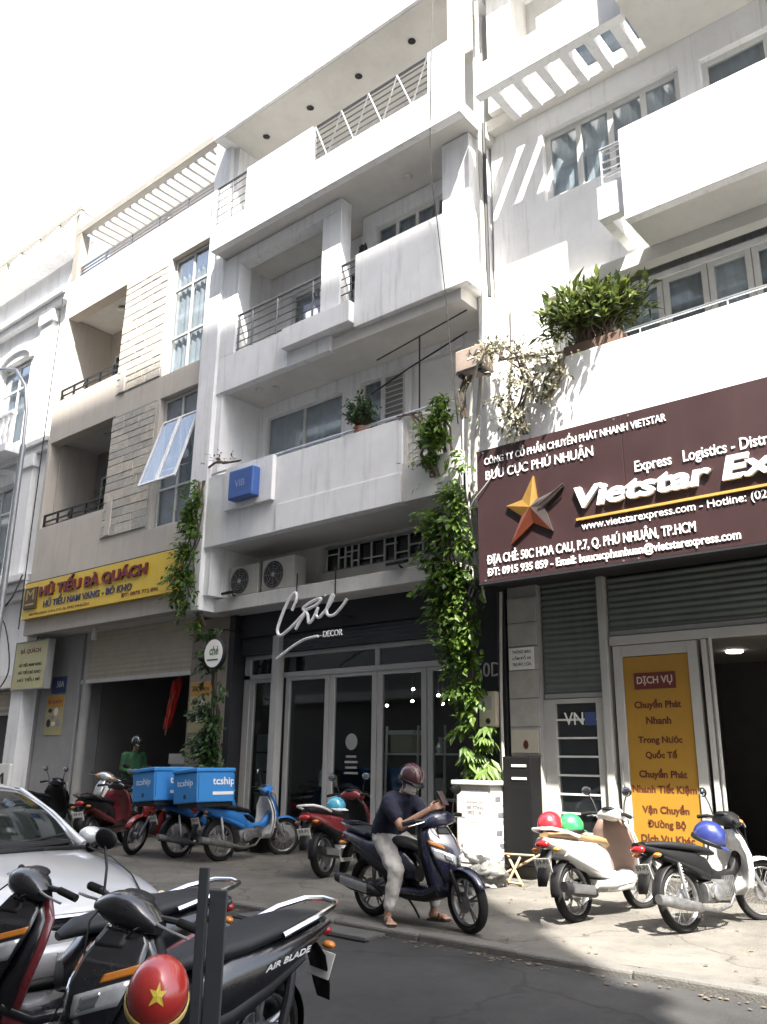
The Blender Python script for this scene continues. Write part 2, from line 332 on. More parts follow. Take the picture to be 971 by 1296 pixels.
tag(lit.build('fallen_leaves', mat('dry_litter', (0.13, 0.10, 0.06), 0.8, var=0.5, scale=3)), 'dry leaves and grit scattered along the kerb and pavement', 'litter', kind='stuff')
# ------------------------------------------------------------------ opposite side of the street (behind the viewpoint; shades the road)
ob = thing('apartment_block', 'tall plain apartment block across the street, behind the viewpoint', 'building', (-3.5, -9, 0))
mb = MB(); mb.box(-14, 6.35, -16, -1.9, 0, 36.9)
OPP = mat('opposite_render', (0.22, 0.21, 0.20), 0.85, var=0.15, scale=0.6, streak=0.3)
mb.build('wall', OPP, ob)
for k in range(9): MB().box(-14.05, 6.3, -1.9, -1.6, 3.6+3.6*k, 3.95+3.6*k).build('floor_band', WHITE_OLD, ob)
fr2 = thing('row_house', 'long plain house row across the street, behind and left of the viewpoint', 'building', (-35, -9, 0))
MB().box(-60, -14.1, -16, -1.9, 0, 24).build('wall', OPP, fr2)
for k in range(6): MB().box(-60, -14.1, -1.9, -1.6, 3.5+3.6*k, 3.8+3.6*k).build('floor_band', WHITE_OLD, fr2)
fr3 = thing('row_house', 'plain grey house closing the row beyond the white villa', 'building', (-40, 15, 0))
MB().box(-60, -29.1, 10, 19, 0, 15).build('wall', WHITE_OLD, fr3)
for k in range(4): MB().box(-60, -29.1, 9.7, 9.999, 3.5+3.6*k, 3.8+3.6*k).build('floor_band', WHITE_OLD, fr3)
ol = thing('low_townhouse', 'four storey townhouse across the street, behind the viewpoint', 'building', (17, -9, 0))
MB().box(6.4, 30, -16, -1.9, 0, 16.3).build('wall', BEIGE, ol)
for k in range(4): MB().box(6.45, 30, -1.9, -1.6, 3.4+3.6*k, 3.7+3.6*k).build('floor_band', WHITE_OLD, ol)

# ================================================================== TOWNHOUSE A (beige, far)
A = thing('townhouse', 'beige townhouse with stone panels and roof pergola, noodle shop below', 'building', (-16, 10, 0))
fY = 9.7
opsA = [(-18.95, -16.3, 10.0, 12.33), (-14.55, -13.2, 9.4, 12.3), (-19.02, -16.2, 6.72, 8.9), (-14.5, -13.2, 5.95, 8.85)]
MB().wall(-19.15, -12.98, 4.15, 13.45, fY, fY+0.28, opsA).build('wall', BEIGE, A, bevel=0.012)
for y1_, z0_, z1_ in ((11.0, 4.15, 4.45), (11.2, 8.98, 9.3), (13.5, 12.42, 12.7)): MB().box(-19.15, -13.0, fY+0.2802, y1_, z0_, z1_).build('floor_slab', SOFFIT, A)
MB().box(-19.148, -13.0, 11.25, 19, 4.2, 12.4).build('core_wall', INTERIOR, A)
MB().box(-19.15, -18.97, fY+0.2802, 11.24, 4.46, 12.4).build('side_wall', BEIGE, A)
MB().box(-16.15, -16.0, fY+0.2802, 11.24, 4.46, 12.4).build('partition_wall', BEIGE, A)
# balcony backs: door, pane, light strip
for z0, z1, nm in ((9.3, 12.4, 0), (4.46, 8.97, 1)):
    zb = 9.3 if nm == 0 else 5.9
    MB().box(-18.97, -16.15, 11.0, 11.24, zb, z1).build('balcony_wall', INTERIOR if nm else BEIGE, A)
    window(A, -18.6, -17.5, zb+0.05, zb+2.35, 10.93, 1, 1, m=ALU, pane=DARKGLASS, name='balcony_door')
    MB().box(-17.45, -17.3, 10.9, 10.99, zb, zb+2.5).build('door_post', ALU, A)
    MB().lathe([(0.11, 0), (0.13, -0.05), (0.05, -0.09)], 16, Matrix.Translation((-17.5, 10.35, z1-0.002 if nm == 0 else z1))).build('ceiling_lamp', ALU, A, smooth=True)
def dark_rail(x0, x1, z0):
    o = MB().box(x0, x1, fY+0.06, fY+0.10, z0+0.30, z0+0.34).build('railing', DARKMETAL, A)
    MB().box(x0, x1, fY+0.062, fY+0.098, z0+0.15, z0+0.18).build('bar', DARKMETAL, o)
    MB().box(x0, x1, fY+0.062, fY+0.098, z0+0.03, z0+0.06).build('bar', DARKMETAL, o)
    n = 5
    for k in range(n+1):
        xx = x0 + (x1-x0-0.04)*k/n
        MB().box(xx, xx+0.04, fY+0.058, fY+0.102, z0-0.02, z0+0.33).build('post', DARKMETAL, o)
    xm = (x0+x1)/2 - 0.3
    MB().lathe([(0.09, -0.012), (0.09, 0.012), (0.065, 0.012), (0.065, -0.012)], 16, Matrix.Translation((xm, fY+0.05, z0+0.15)) @ Matrix.Rotation(R(90), 4, 'X'), cap=False).build('ornament', DARKMETAL, o)
dark_rail(-18.95, -16.05, 10.0); dark_rail(-19.0, -15.95, 6.72)
MB().box(-16.12, -15.92, fY-0.05, fY+0.001, 9.42, 10.1).build('balcony_end_post', BEIGE, A, bevel=0.01)
MB().box(-16.1, -15.9, fY-0.05, fY+0.001, 6.05, 6.85).build('balcony_end_post', BEIGE, A, bevel=0.01)
# stone cladding, every stone a piece
STONE = [mat('split_stone_%s' % n, c, 0.85, var=0.22, scale=6, bump=0.7, bscale=22) for n, c in (('pale', (0.52, 0.49, 0.43)), ('grey', (0.44, 0.42, 0.38)), ('warm', (0.56, 0.51, 0.43)))]
for z0, z1 in ((9.42, 12.3), (6.02, 8.86)):
    pan = MB().box(-16.27, -14.6, fY-0.012, fY+0.002, z0, z1).build('stone_panel', GREYPAINT, A)
    z = z0
    while z < z1-0.1:
        hh = rnd.choice((0.16, 0.2, 0.24)); hh = min(hh, z1-z); x = -16.27
        while x < -14.65:
            ww = rnd.uniform(0.35, 0.8); x2 = min(x+ww, -14.6)
            if -14.6-x2 < 0.2: x2 = -14.6
            d = rnd.uniform(0.008, 0.02); g = 0.0035
            mb = MB(); a, b, c, e = x+g, x2-g, z+g, z+hh-g; yb = fY-0.013
            mb.add([(a,yb,c),(b,yb,c),(b,yb,e),(a,yb,e),(a+.012,yb-d,c+.012),(b-.012,yb-d*rnd.uniform(.6,1),c+.012),(b-.012,yb-d*rnd.uniform(.6,1.2),e-.012),(a+.012,yb-d*rnd.uniform(.7,1.1),e-.012)],
                   [(4,5,6,7),(0,1,5,4),(1,2,6,5),(2,3,7,6),(3,0,4,7)])
            mb.build('stone', rnd.choice(STONE), pan); x = x2
        z += hh
# windows of A
AW = mat('pale_grey_frame', (0.52, 0.52, 0.50), 0.5, var=0.08)
window(A, -14.53, -13.22, 9.42, 12.28, fY+0.12, 2, 3, m=AW, back=CURTAIN, frac=(0.3, 0.72))
window(A, -14.48, -13.22, 5.97, 8.83, fY+0.12, 2, 3, m=AW, back=DARKCURT, frac=(0.28, 0.8))
for k in range(2):      # two open awning sashes
    x0 = -14.44 + 0.62*k; x1 = x0 + 0.6; M = Matrix.Translation((0, fY+0.1, 8.3)) @ Matrix.Rotation(R(-17), 4, 'X')
    mb = MB(M); t = 0.045; L_ = 1.62
    mb.box(x0, x0+t, -0.03, 0.01, -L_, 0).box(x1-t, x1, -0.03, 0.01, -L_, 0).box(x0+t, x1-t, -0.03, 0.01, -L_, -L_+t).box(x0+t, x1-t, -0.03, 0.01, -t, 0)
    sash = mb.build('open_sash', WHITE, A, bevel=0.004)
    MB(M).box(x0+t, x1-t, -0.015, -0.008, -L_+t, -t).build('pane', GLASS, sash)
    MB().tube([(x1-0.03, fY+0.12, 7.2), (x1-0.03, fY-0.3, 6.98)], 0.01, 6).build('stay', STEEL, sash)
# roof terrace: pergola
RAILGREY = mat('railing_grey', (0.17, 0.17, 0.18), 0.45, 0.5, var=0.15, scale=9)
PERG = mat('pergola_shaded', (0.27, 0.255, 0.225), 0.75, var=0.1, streak=0.3, streakcol=(0.3, 0.28, 0.25))  # darkened paint: the shaded look of the slats is put into the colour
pg = MB().box(-19.12, -13.0, fY, fY+0.16, 14.86, 15.06).build('pergola', PERG, A, bevel=0.01)
MB().box(-19.12, -13.0, fY+0.95, fY+1.1, 14.84, 15.04).build('rear_beam', PERG, pg, bevel=0.01)
for k in range(20):
    xx = -18.75 + 0.297*k
    MB().box(xx, xx+0.07, fY+0.161, fY+0.949, 14.87, 15.03).build('slat', PERG, pg)
for xx in (-19.12,): MB().box(xx, xx+0.28, fY+0.002, fY+0.26, 13.45, 14.86).build('pergola_post', PERG, pg, bevel=0.01)
for xx in (-16.5, -13.3): MB().box(xx, xx+0.18, fY+0.955, fY+1.095, 12.72, 14.84).build('pergola_post', PERG, pg, bevel=0.01)
o = MB().box(-18.84, -13.0, fY+0.1, fY+0.14, 13.82, 13.86).build('railing', RAILGREY, A)
for zz in (13.52, 13.62, 13.72): MB().box(-18.84, -13.0, fY+0.104, fY+0.136, zz, zz+0.025).build('bar', RAILGREY, o)
for k in range(6): MB().box(-18.8+1.12*k, -18.76+1.12*k, fY+0.098, fY+0.142, 13.44, 13.83).build('post', RAILGREY, o)
# ground floor of A: pillars, shutter box, room
MB().box(-19.15, -17.5, 10.3, 10.9, 0, 4.15).build('pillar', GREYPAINT, A, bevel=0.01)
MB().box(-13.55, -12.46, 10.3, 10.9, 0, 4.05).build('pillar', mat('tan_paint', (0.27, 0.235, 0.20), 0.8, var=0.12, streak=0.3), A, bevel=0.01)
MB().lathe([(0.11, 0), (0.11, 4.14)], 20, Matrix.Translation((-17.35, 10.42, 0.01))).build('column', mat('grey_column', (0.36, 0.36, 0.35), 0.6, var=0.1), A, smooth=True)
SHUTBOX = mat('cream_shutter', (0.45, 0.41, 0.33), 0.6, var=0.1, streak=0.2)
rows = [[(xx, 10.36 + (0.012 if j % 2 else 0.0), 3.1 + 0.05*j) for xx in (-17.49, -13.56)] for j in range(22)]
MB().sheet(rows).build('roller_shutter', SHUTBOX, A)
MB().box(-17.49, -13.56, 10.40, 10.75, 3.12, 4.14).build('shutter_box', SHUTBOX, A)
MB().wall(-17.49, -13.56, 3.02, 3.1, 10.33, 10.42).build('shutter_rail', ALU, A)
MB().box(-17.49, -13.56, 14.6, 14.8, 0.02, 3.9).box(-17.65, -17.5, 10.91, 14.6, 0.02, 3.9).build('room_wall', INTERIOR, A)
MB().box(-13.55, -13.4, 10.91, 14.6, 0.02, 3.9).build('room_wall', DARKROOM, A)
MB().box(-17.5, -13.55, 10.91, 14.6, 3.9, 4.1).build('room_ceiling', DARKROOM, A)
MB().box(-19.15, -12.82, 10.25, 14.6, 0.0, 0.14).build('plinth', PAVE, A, bevel=0.01)
MB().box(-16.4, -14.6, 14.5, 14.59, 0.9, 2.9).build('red_back_panel', mat('dull_red_panel', (0.16, 0.03, 0.025), 0.7), A)
MB().box(-14.9, -13.56, 10.95, 11.0, 1.35, 1.55).build('counter_top', ALU, A)
MB().box(-14.85, -13.56, 10.97, 11.4, 0.15, 1.35).build('counter', GREYPAINT, A)
MB().lathe([(0.05, 0), (0.06, -0.02), (0.06, -0.24), (0.03, -0.26)], 16, Matrix.Translation((-16.6, 10.0, 4.149))).build('soffit_lamp', ALU, A, smooth=True)

# ================================================================== TOWNHOUSE B (white, middle)
B = thing('townhouse', 'white four storey townhouse with stepped balconies, decor shop below', 'building', (-9.4, 10, 0))
MB().box(-12.97, -12.46, 9.52, 10.6, 4.06, 15.2).build('boundary_pier', WHITE, B, bevel=0.012)
MB().box(-12.459, -6.42, 11.0, 19, 4.05, 14.1).build('core_wall', WHITE, B)
MB().box(-12.459, -12.3, 9.62, 10.999, 4.33, 14.08).build('side_wall', WHITE, B)
MB().box(-6.62, -6.42, 10.1, 10.999, 4.06, 14.1).build('side_wall', WHITE, B, bevel=0.01)
# level 1 (above the shop): ledge, mezzanine wall with grille
LEDGE = mat('ledge_paint', (0.60, 0.59, 0.56), 0.8, var=0.12, streak=0.4, streakcol=(0.25, 0.23, 0.2))
MB().box(-12.455, -7.05, 9.9, 10.999, 4.05, 4.30).build('ledge', LEDGE, B, bevel=0.015)
MB().wall(-12.3, -6.63, 4.301, 5.24, 10.82, 10.998, [(-10.6, -7.7, 4.72, 5.2)]).build('mezzanine_wall', LEDGE, B)
gr = MB().box(-10.6, -7.7, 10.9, 10.93, 4.72, 4.76).box(-10.6, -7.7, 10.9, 10.93, 5.16, 5.2).build('window_grille', GREYPAINT, B)
MB().box(-10.6, -7.7, 10.96, 10.99, 4.72, 5.2).build('pane', DARKGLASS, gr)
x = -10.58
while x < -7.75:      # maze like iron grille
    MB().box(x, x+0.028, 10.9, 10.925, 4.76, 5.16).build('grille_bar', ALU, gr)
    zz = rnd.choice((4.86, 4.96, 5.04)); MB().box(x+0.03, min(x+0.30, -7.7), 10.902, 10.923, zz, zz+0.025).build('grille_bar', ALU, gr); x += rnd.choice((0.16, 0.24, 0.3))
# first floor balcony
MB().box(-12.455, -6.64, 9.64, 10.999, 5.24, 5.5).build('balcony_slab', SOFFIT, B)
MB().box(-12.455, -7.72, 9.56, 9.72, 5.22, 6.60).build('balcony_parapet', WHITE, B, bevel=0.01)
MB().box(-10.5, -7.72, 9.53, 9.559, 5.22, 5.70).build('parapet_band', WHITE, B, bevel=0.006)
MB().box(-7.719, -6.64, 9.56, 9.70, 5.22, 5.84).build('balcony_parapet', WHITE_OLD, B, bevel=0.01)
MB().box(-11.84, -10.57, 9.47, 9.559, 5.80, 6.63).build('sign_board', WHITE, B, bevel=0.006)
MB().tube([(-12.44, 9.62, 6.68), (-6.75, 9.62, 6.68)], 0.022, 8).build('handrail', STEEL, B, smooth=True)
for k in range(7): MB().tube([(-12.0+0.75*k, 9.62, 6.6), (-12.0+0.75*k, 9.62, 6.68)], 0.012, 6).build('rail_post', STEEL, B)
lat = MB().box(-7.70, -7.64, 9.59, 9.67, 5.841, 6.62).box(-6.95, -6.89, 9.59, 9.67, 5.841, 6.62).box(-7.64, -6.95, 9.59, 9.67, 6.56, 6.62).build('lattice_panel', WHITE_OLD, B)
for zz in (5.98, 6.15, 6.38): MB().box(-7.64, -6.95, 9.60, 9.66, zz, zz+0.03).build('lattice_bar', WHITE_OLD, lat)
for xx in (-7.45, -7.15): MB().box(xx, xx+0.03, 9.602, 9.658, 5.842, 6.56).build('lattice_bar', WHITE_OLD, lat)
MB().box(-7.42, -7.16, 9.63, 9.65, 6.02, 6.36).build('lattice_back', DARKMETAL, lat)
MB().wall(-12.3, -6.63, 5.501, 8.34, 10.6, 10.998, [(-12.1, -10.0, 6.2, 8.1), (-9.55, -8.5, 5.7, 8.12), (-8.4, -7.3, 6.1, 8.15)]).build('first_floor_wall', WHITE, B)
window(B, -12.1, -10.0, 6.2, 8.1, 10.66, 2, 1, back=CURTAIN, fr=0.06)
window(B, -9.55, -9.06, 5.7, 8.12, 10.66, 1, 1, back=DARKCURT, fr=0.05, name='casement')
lw = window(B, -9.05, -8.5, 5.7, 8.12, 10.62, 1, 1, back=None, pane=GREYPAINT, fr=0.07, name='louvre_door')
for k in range(22): MB().obox(Matrix.Translation((-8.775, 10.63, 5.85+0.1*k)) @ Matrix.Rotation(R(35), 4, 'X'), 0.4, 0.07, 0.012).build('slat', ALU, lw)
window(B, -8.4, -7.3, 6.1, 8.15, 10.66, 1, 1, back=None, pane=PAPERW, fr=0.05)
MB().tube([(-8.75, 10.0, 7.45), (-7.9, 9.95, 7.66), (-6.7, 9.9, 7.9)], 0.014, 6).build('awning_bar', DARKMETAL, B)
MB().tube([(-7.72, 10.0, 6.2), (-7.7, 9.98, 8.2)], 0.014, 6).build('awning_bar', DARKMETAL, B)
MB().tube([(-8.6, 9.95, 8.02), (-6.7, 9.9, 8.28)], 0.012, 6).build('awning_bar', DARKMETAL, B)
# second floor
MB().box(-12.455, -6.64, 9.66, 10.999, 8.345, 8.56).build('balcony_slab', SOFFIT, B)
MB().box(-12.455, -10.46, 9.58, 9.74, 8.33, 9.10).build('balcony_parapet', WHITE, B, bevel=0.01)
MB().box(-10.459, -9.4, 9.60, 9.74, 8.33, 8.62).build('balcony_edge', WHITE, B, bevel=0.01)
MB().box(-10.459, -8.79, 9.42, 9.74, 8.622, 9.02).build('balcony_parapet', WHITE, B, bevel=0.01)
bx = MB(); bx.box(-8.79, -6.44, 9.55, 9.67, 8.54, 9.95).box(-6.56, -6.44, 9.671, 10.099, 8.54, 9.95).build('balcony_box', WHITE, B, bevel=0.01)
MB().box(-8.788, -6.561, 9.671, 10.099, 8.561, 8.70).build('balcony_box_floor', SOFFIT, B)
MB().box(-12.455, -11.99, 9.58, 9.9, 9.101, 11.34).build('pier', WHITE, B, bevel=0.01)
MB().box(-11.989, -9.19, 9.58, 9.86, 11.10, 11.345).build('beam', WHITE, B, bevel=0.01)
MB().box(-9.66, -9.19, 9.59, 9.86, 9.021, 11.099).build('column', WHITE, B, bevel=0.01)
MB().box(-6.98, -6.44, 9.65, 10.1, 9.951, 11.34).build('pier', WHITE, B, bevel=0.01)
railing(B, -11.99, -8.8, 9.64, 9.1, 9.93, 5, (-11.95, -11.55, -10.85, -9.9, -9.45, -8.82), RAILGREY, r=0.012)
MB().wall(-12.3, -9.3, 8.561, 11.34, 10.7, 10.998, [(-11.6, -10.1, 8.6, 10.75)]).build('second_floor_wall', WHITE, B)
window(B, -11.6, -10.1, 8.6, 10.75, 10.76, 2, 1, back=CURTAIN, name='balcony_door')
MB().wall(-9.299, -6.63, 8.561, 11.34, 10.3, 10.998, [(-9.0, -7.1, 10.0, 11.02)]).build('second_floor_wall', WHITE, B)
window(B, -9.0, -7.1, 10.0, 11.02, 10.36, 4, 1, back=DARKCURT, fr=0.07)
# third floor: parapet, slab, railings, roof
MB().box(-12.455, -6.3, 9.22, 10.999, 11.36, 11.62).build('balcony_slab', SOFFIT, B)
MB().box(-11.46, -9.62, 9.18, 9.32, 11.345, 12.87).build('balcony_parapet', WHITE, B, bevel=0.01)
MB().box(-12.455, -11.461, 9.18, 9.32, 11.345, 11.92).build('balcony_parapet', WHITE, B, bevel=0.01)
MB().box(-9.619, -6.92, 9.18, 9.32, 11.345, 12.05).build('balcony_parapet', WHITE, B, bevel=0.01)
MB().box(-6.919, -6.28, 9.18, 9.34, 11.345, 12.88).build('balcony_pier', WHITE, B, bevel=0.01)
MB().box(-6.52, -6.28, 9.20, 9.6, 12.881, 14.1).build('roof_column', WHITE, B, bevel=0.01)
railing(B, -12.44, -11.48, 9.25, 11.92, 12.87, 5, (-12.4, -11.95, -11.5), RAILGREY, r=0.012)
rl = railing(B, -9.6, -6.93, 9.25, 12.05, 12.87, 6, (-9.58,), RAILGREY, r=0.014)
n = 8; pts = [(-9.58 + 2.62*k/n, 12.87 if k % 2 == 0 else 12.06) for k in range(n+1)]
for k in range(n):
    a, b = pts[k], pts[k+1]; MB().tube([(a[0], 9.235, a[1]), (b[0], 9.235, b[1])], 0.016, 6).build('diagonal_bar', STEEL, rl)
MB().wall(-12.3, -6.63, 11.621, 14.09, 10.85, 10.998, [(-10.9, -8.2, 11.7, 13.6)]).build('third_floor_wall', WHITE, B)
window(B, -10.9, -8.2, 11.7, 13.6, 10.9, 4, 1, back=DARKCURT, name='terrace_door')
MB().box(-12.6, -6.26, 9.14, 19, 14.10, 14.34).build('roof_slab', WHITE, B, bevel=0.012)
MB().box(-12.3, -6.53, 9.2, 10.99, 14.085, 14.0995).build('roof_soffit', SOFFIT, B)
for xx in (-11.6, -10.3, -9.0, -7.7): MB().lathe([(0.06, 0), (0.075, -0.012), (0.05, -0.03)], 14, Matrix.Translation((xx, 9.75, 14.085))).build('soffit_lamp', DARKMETAL, B, smooth=True)
for xx, yy, zz in ((-10.8, 10.1, 11.359), (-7.9, 9.9, 11.359), (-11.3, 10.1, 8.344), (-7.7, 9.85, 8.53), (-11.6, 9.95, 8.344)):
    MB().lathe([(0.07, 0), (0.085, -0.02), (0.05, -0.05)], 14, Matrix.Translation((xx, yy, zz))).build('ceiling_lamp', SOFFIT, B, smooth=True)
# ground floor shopfront of B
MB().box(-12.455, -12.3, 10.3, 14.5, 0, 4.05).build('shop_side_wall', DARKPAINT, B)
MB().box(-7.0, -6.421, 10.3, 10.55, 0, 4.05).build('shop_pier', DARKPAINT, B, bevel=0.01)
MB().box(-12.3, -7.0, 10.42, 10.55, 3.62, 4.05).build('fascia', DARKPAINT, B)
rows = [[(xx, 10.5 + (0.014 if j % 2 else 0.0), 3.30 + 0.03*j) for xx in (-12.3, -7.0)] for j in range(12)]
MB().sheet(rows).build('roller_shutter', mat('charcoal_shutter', (0.06, 0.065, 0.07), 0.5, 0.2, var=0.15), B)
MB().box(-12.3, -7.0, 10.56, 10.9, 3.3, 4.04).build('shutter_box', DARKPAINT, B)
MB().box(-12.455, -6.43, 10.35, 14.5, 0.0, 0.22).build('plinth', PAVE, B, bevel=0.012)
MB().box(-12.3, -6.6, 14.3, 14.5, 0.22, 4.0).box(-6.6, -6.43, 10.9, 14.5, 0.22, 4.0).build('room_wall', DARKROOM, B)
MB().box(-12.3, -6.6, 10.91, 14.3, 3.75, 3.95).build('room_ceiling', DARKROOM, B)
FRM = mat('shopfront_frame', (0.40, 0.40, 0.39), 0.45, var=0.08, grime=0.1, streakcol=DIRT)
sf = MB().box(-12.28, -7.0, 10.58, 10.68, 2.86, 2.95).box(-12.28, -7.0, 10.58, 10.68, 3.22, 3.30).box(-12.28, -12.12, 10.58, 10.68, 0.22, 3.22)
for xx in (-9.05,): sf.box(xx-0.04, xx+0.04, 10.585, 10.675, 2.95, 3.22)
shopf = sf.build('shopfront', FRM, B, bevel=0.006)
MB().box(-11.36, -11.20, 10.40, 10.56, 0.22, 3.60).build('front_post', FRM, shopf, bevel=0.008)
leaves = [(-12.12, -11.3, 0), (-11.18, -10.12, 1), (-10.10, -9.06, 1), (-9.04, -8.05, 1), (-8.03, -7.02, 1)]
for i, (a, b, q) in enumerate(leaves):
    w_ = 0.10; d = MB().box(a, a+w_, 10.6, 10.66, 0.22, 2.86).box(b-w_, b, 10.6, 10.66, 0.22, 2.86).box(a+w_, b-w_, 10.6, 10.66, 0.22, 0.40).box(a+w_, b-w_, 10.6, 10.66, 2.80, 2.86).build('door_leaf', FRM, shopf, bevel=0.005)
    MB().box(a+w_, b-w_, 10.625, 10.635, 0.40, 2.80).build('pane', SHOPGLASS, d)
for a, b in ((-12.12, -11.4), (-11.18, -9.09), (-9.01, -7.02)): MB().box(a, b, 10.625, 10.633, 2.95, 3.22).build('pane', DARKGLASS, shopf)

# ================================================================== TOWNHOUSE C (white, near, right)
C = thing('townhouse', 'white townhouse with long balconies and maroon sign, courier office below', 'building', (-2.2, 10, 0))
XR = 2.6
MB().wall(-6.36, XR, 8.18, 11.5, 10.2, 10.42, [(-5.40, -3.2, 9.85, 11.1), (-2.9, 0.5, 8.6, 11.0)]).build('second_floor_wall', WHITE, C, bevel=0.01)
MB().box(-6.36, XR, 10.7, 19, 3.9, 14.2).build('core_wall', WHITE, C)
MB().box(-6.36, -6.2, 10.42, 10.699, 3.9, 14.2).build('side_wall', WHITE, C)
window(C, -5.40, -3.2, 9.85, 11.1, 10.3, 4, 1, back=CURTAIN, fr=0.09, m=ALU)
window(C, -2.9, 0.5, 8.6, 11.0, 10.3, 4, 1, back=DARKCURT, fr=0.08)
MB().box(-6.36, XR, 10.0, 10.199, 8.02, 8.24).build('wall_band', SOFFIT, C, bevel=0.01)
# second floor balcony
MB().box(-3.74, XR, 9.18, 9.32, 8.2, 9.6).build('balcony_parapet', WHITE, C, bevel=0.012)
MB().box(-4.14, -3.741, 9.28, 9.42, 8.42, 8.93).box(-4.14, -4.0, 9.421, 10.199, 8.42, 8.93).build('balcony_step', WHITE, C, bevel=0.012)
MB().box(-3.74, XR, 9.321, 10.199, 8.22, 8.42).build('balcony_slab', SOFFIT, C)
railing(C, -4.1, -3.75, 9.36, 8.93, 9.55, 5, (-4.08,), STEEL, r=0.012)
# first floor: left wall, parapet, windows behind
MB().box(-6.36, -5.42, 9.86, 10.699, 3.95, 8.019).build('first_floor_wall', WHITE, C, bevel=0.012)
MB().box(-5.419, XR, 9.48, 9.62, 5.0, 6.72).build('balcony_parapet', WHITE, C, bevel=0.012)
MB().box(-5.419, XR, 9.62, 10.699, 5.4, 5.65).build('balcony_slab', SOFFIT, C)
MB().tube([(-5.0, 9.55, 6.84), (XR, 9.55, 6.84)], 0.02, 8).build('handrail', STEEL, C, smooth=True)
for k in range(7): MB().tube([(-4.9+1.1*k, 9.55, 6.7), (-4.9+1.1*k, 9.55, 6.84)], 0.012, 6).build('rail_post', STEEL, C)
MB().wall(-5.419, XR, 5.651, 8.019, 10.36, 10.699, [(-5.36, 2.2, 5.9, 7.93)]).build('window_wall', WHITE, C)
for i, (a, b, bk) in enumerate(((-5.36, -4.46, DARKCURT), (-4.45, -3.77, CURTAIN), (-3.76, -3.15, DARKCURT), (-3.14, -2.58, CURTAIN), (-2.57, -1.2, DARKCURT), (-1.19, 0.3, CURTAIN), (0.31, 2.2, DARKCURT))):
    window(C, a, b, 5.9, 7.93, 10.38, 1, 1, back=bk, fr=0.08)
# third floor slab, pergola over the corner, terrace parapet
MB().box(-3.55, XR, 8.9, 10.699, 11.5, 11.72).build('third_floor_slab', SOFFIT, C)
MB().box(-6.36, -3.551, 10.02, 10.699, 11.5, 11.72).build('third_floor_slab', SOFFIT, C)
MB().box(-3.55, XR, 8.86, 9.0, 11.48, 12.9).build('terrace_parapet', WHITE, C, bevel=0.012)
pc = MB().box(-5.98, -3.551, 9.16, 9.32, 11.42, 12.0).build('corner_pergola', WHITE, C, bevel=0.012)
for k in range(6): MB().box(-5.80+0.40*k, -5.66+0.40*k, 9.321, 10.019, 11.44, 11.72).build('slat', WHITE, pc, bevel=0.006)
MB().wall(-6.36, XR, 11.721, 14.2, 10.5, 10.699, [(-5.0, 1, 11.9, 13.6)]).build('third_floor_wall', WHITE_OLD, C)
window(C, -5.0, 1, 11.9, 13.6, 10.55, 5, 1, back=DARKCURT, name='terrace_door')
MB().box(-6.2, -5.75, 9.9, 10.499, 11.73, 14.2).build('stair_pier', WHITE_OLD, C, bevel=0.01)
MB().box(-6.36, XR, 9.7, 19, 14.2, 14.45).build('roof_slab', WHITE, C, bevel=0.012)
o = MB().box(-4.9, -3.6, 9.22, 9.25, 12.001, 12.30).build('screen_panel', ALU, pc, bevel=0.05)
# ground floor of C
TILE = mat('marble_tile', (0.38, 0.365, 0.34), 0.35, var=0.2, scale=4)
MB().box(-6.39, -5.92, 10.34, 10.7, 0, 3.95).build('pillar', GREYPAINT, C)
pl = [c for c in C.children if c.name.startswith('pillar')][0]
zt = [0.2, 0.75, 1.54, 1.92, 2.30, 2.68, 3.01, 3.34, 3.70]
for k in range(len(zt)-1): MB().box(-6.385, -5.925, 10.315, 10.338, zt[k]+0.006, zt[k+1]-0.006).build('tile', TILE, pl, bevel=0.003)
MB().box(-6.42, XR, 9.66, 10.699, 3.86, 3.95).build('sign_soffit', DARKPAINT, C)
SHUT = mat('green_grey_shutter', (0.13, 0.15, 0.135), 0.5, 0.15, var=0.15, scale=2, streak=0.25, streakcol=(0.06, 0.06, 0.055))
def shutter(x0, x1, z0, z1, y):
    rows = []; z = z0
    while z <= z1:
        for dz, dy in ((0, 0.0), (0.018, -0.016), (0.05, -0.016), (0.066, 0.0)): rows.append([(xx, y+dy, z+dz) for xx in (x0, x1)])
        z += 0.082
    o = MB().sheet(rows).build('roller_shutter', SHUT, C, smooth=True, angle=60)
    MB().box(x0, x1, y-0.03, y+0.03, z0-0.06, z0).build('bottom_rail', GREYPAINT, o)
shutter(-5.90, -5.03, 2.35, 3.85, 10.46); shutter(-4.9, XR-0.2, 3.12, 3.85, 10.46)
CF = mat('office_frame', (0.42, 0.42, 0.40), 0.45, var=0.08, grime=0.12, streakcol=DIRT)
MB().box(-5.02, -4.92, 10.36, 10.52, 0.18, 3.86).build('shutter_track', CF, C, bevel=0.005)
MB().box(-4.9, XR-0.2, 10.40, 10.5, 2.93, 3.05).build('door_header', CF, C, bevel=0.005)
cw = MB().box(-5.92, -5.74, 10.42, 10.54, 0.18, 2.28).box(-5.15, -5.025, 10.42, 10.54, 0.18, 2.28).box(-5.74, -5.15, 10.42, 10.54, 2.22, 2.28).build('side_window', CF, C, bevel=0.005)
MB().box(-5.74, -5.15, 10.47, 10.48, 0.3, 2.22).build('pane', DARKGLASS, cw)
for k in range(8): MB().box(-5.74, -5.15, 10.435, 10.455, 0.35+0.235*k, 0.375+0.235*k).build('stripe', ALU, cw)
MB().box(-5.74, -5.15, 10.42, 10.54, 0.18, 0.3).build('sill', CF, cw)
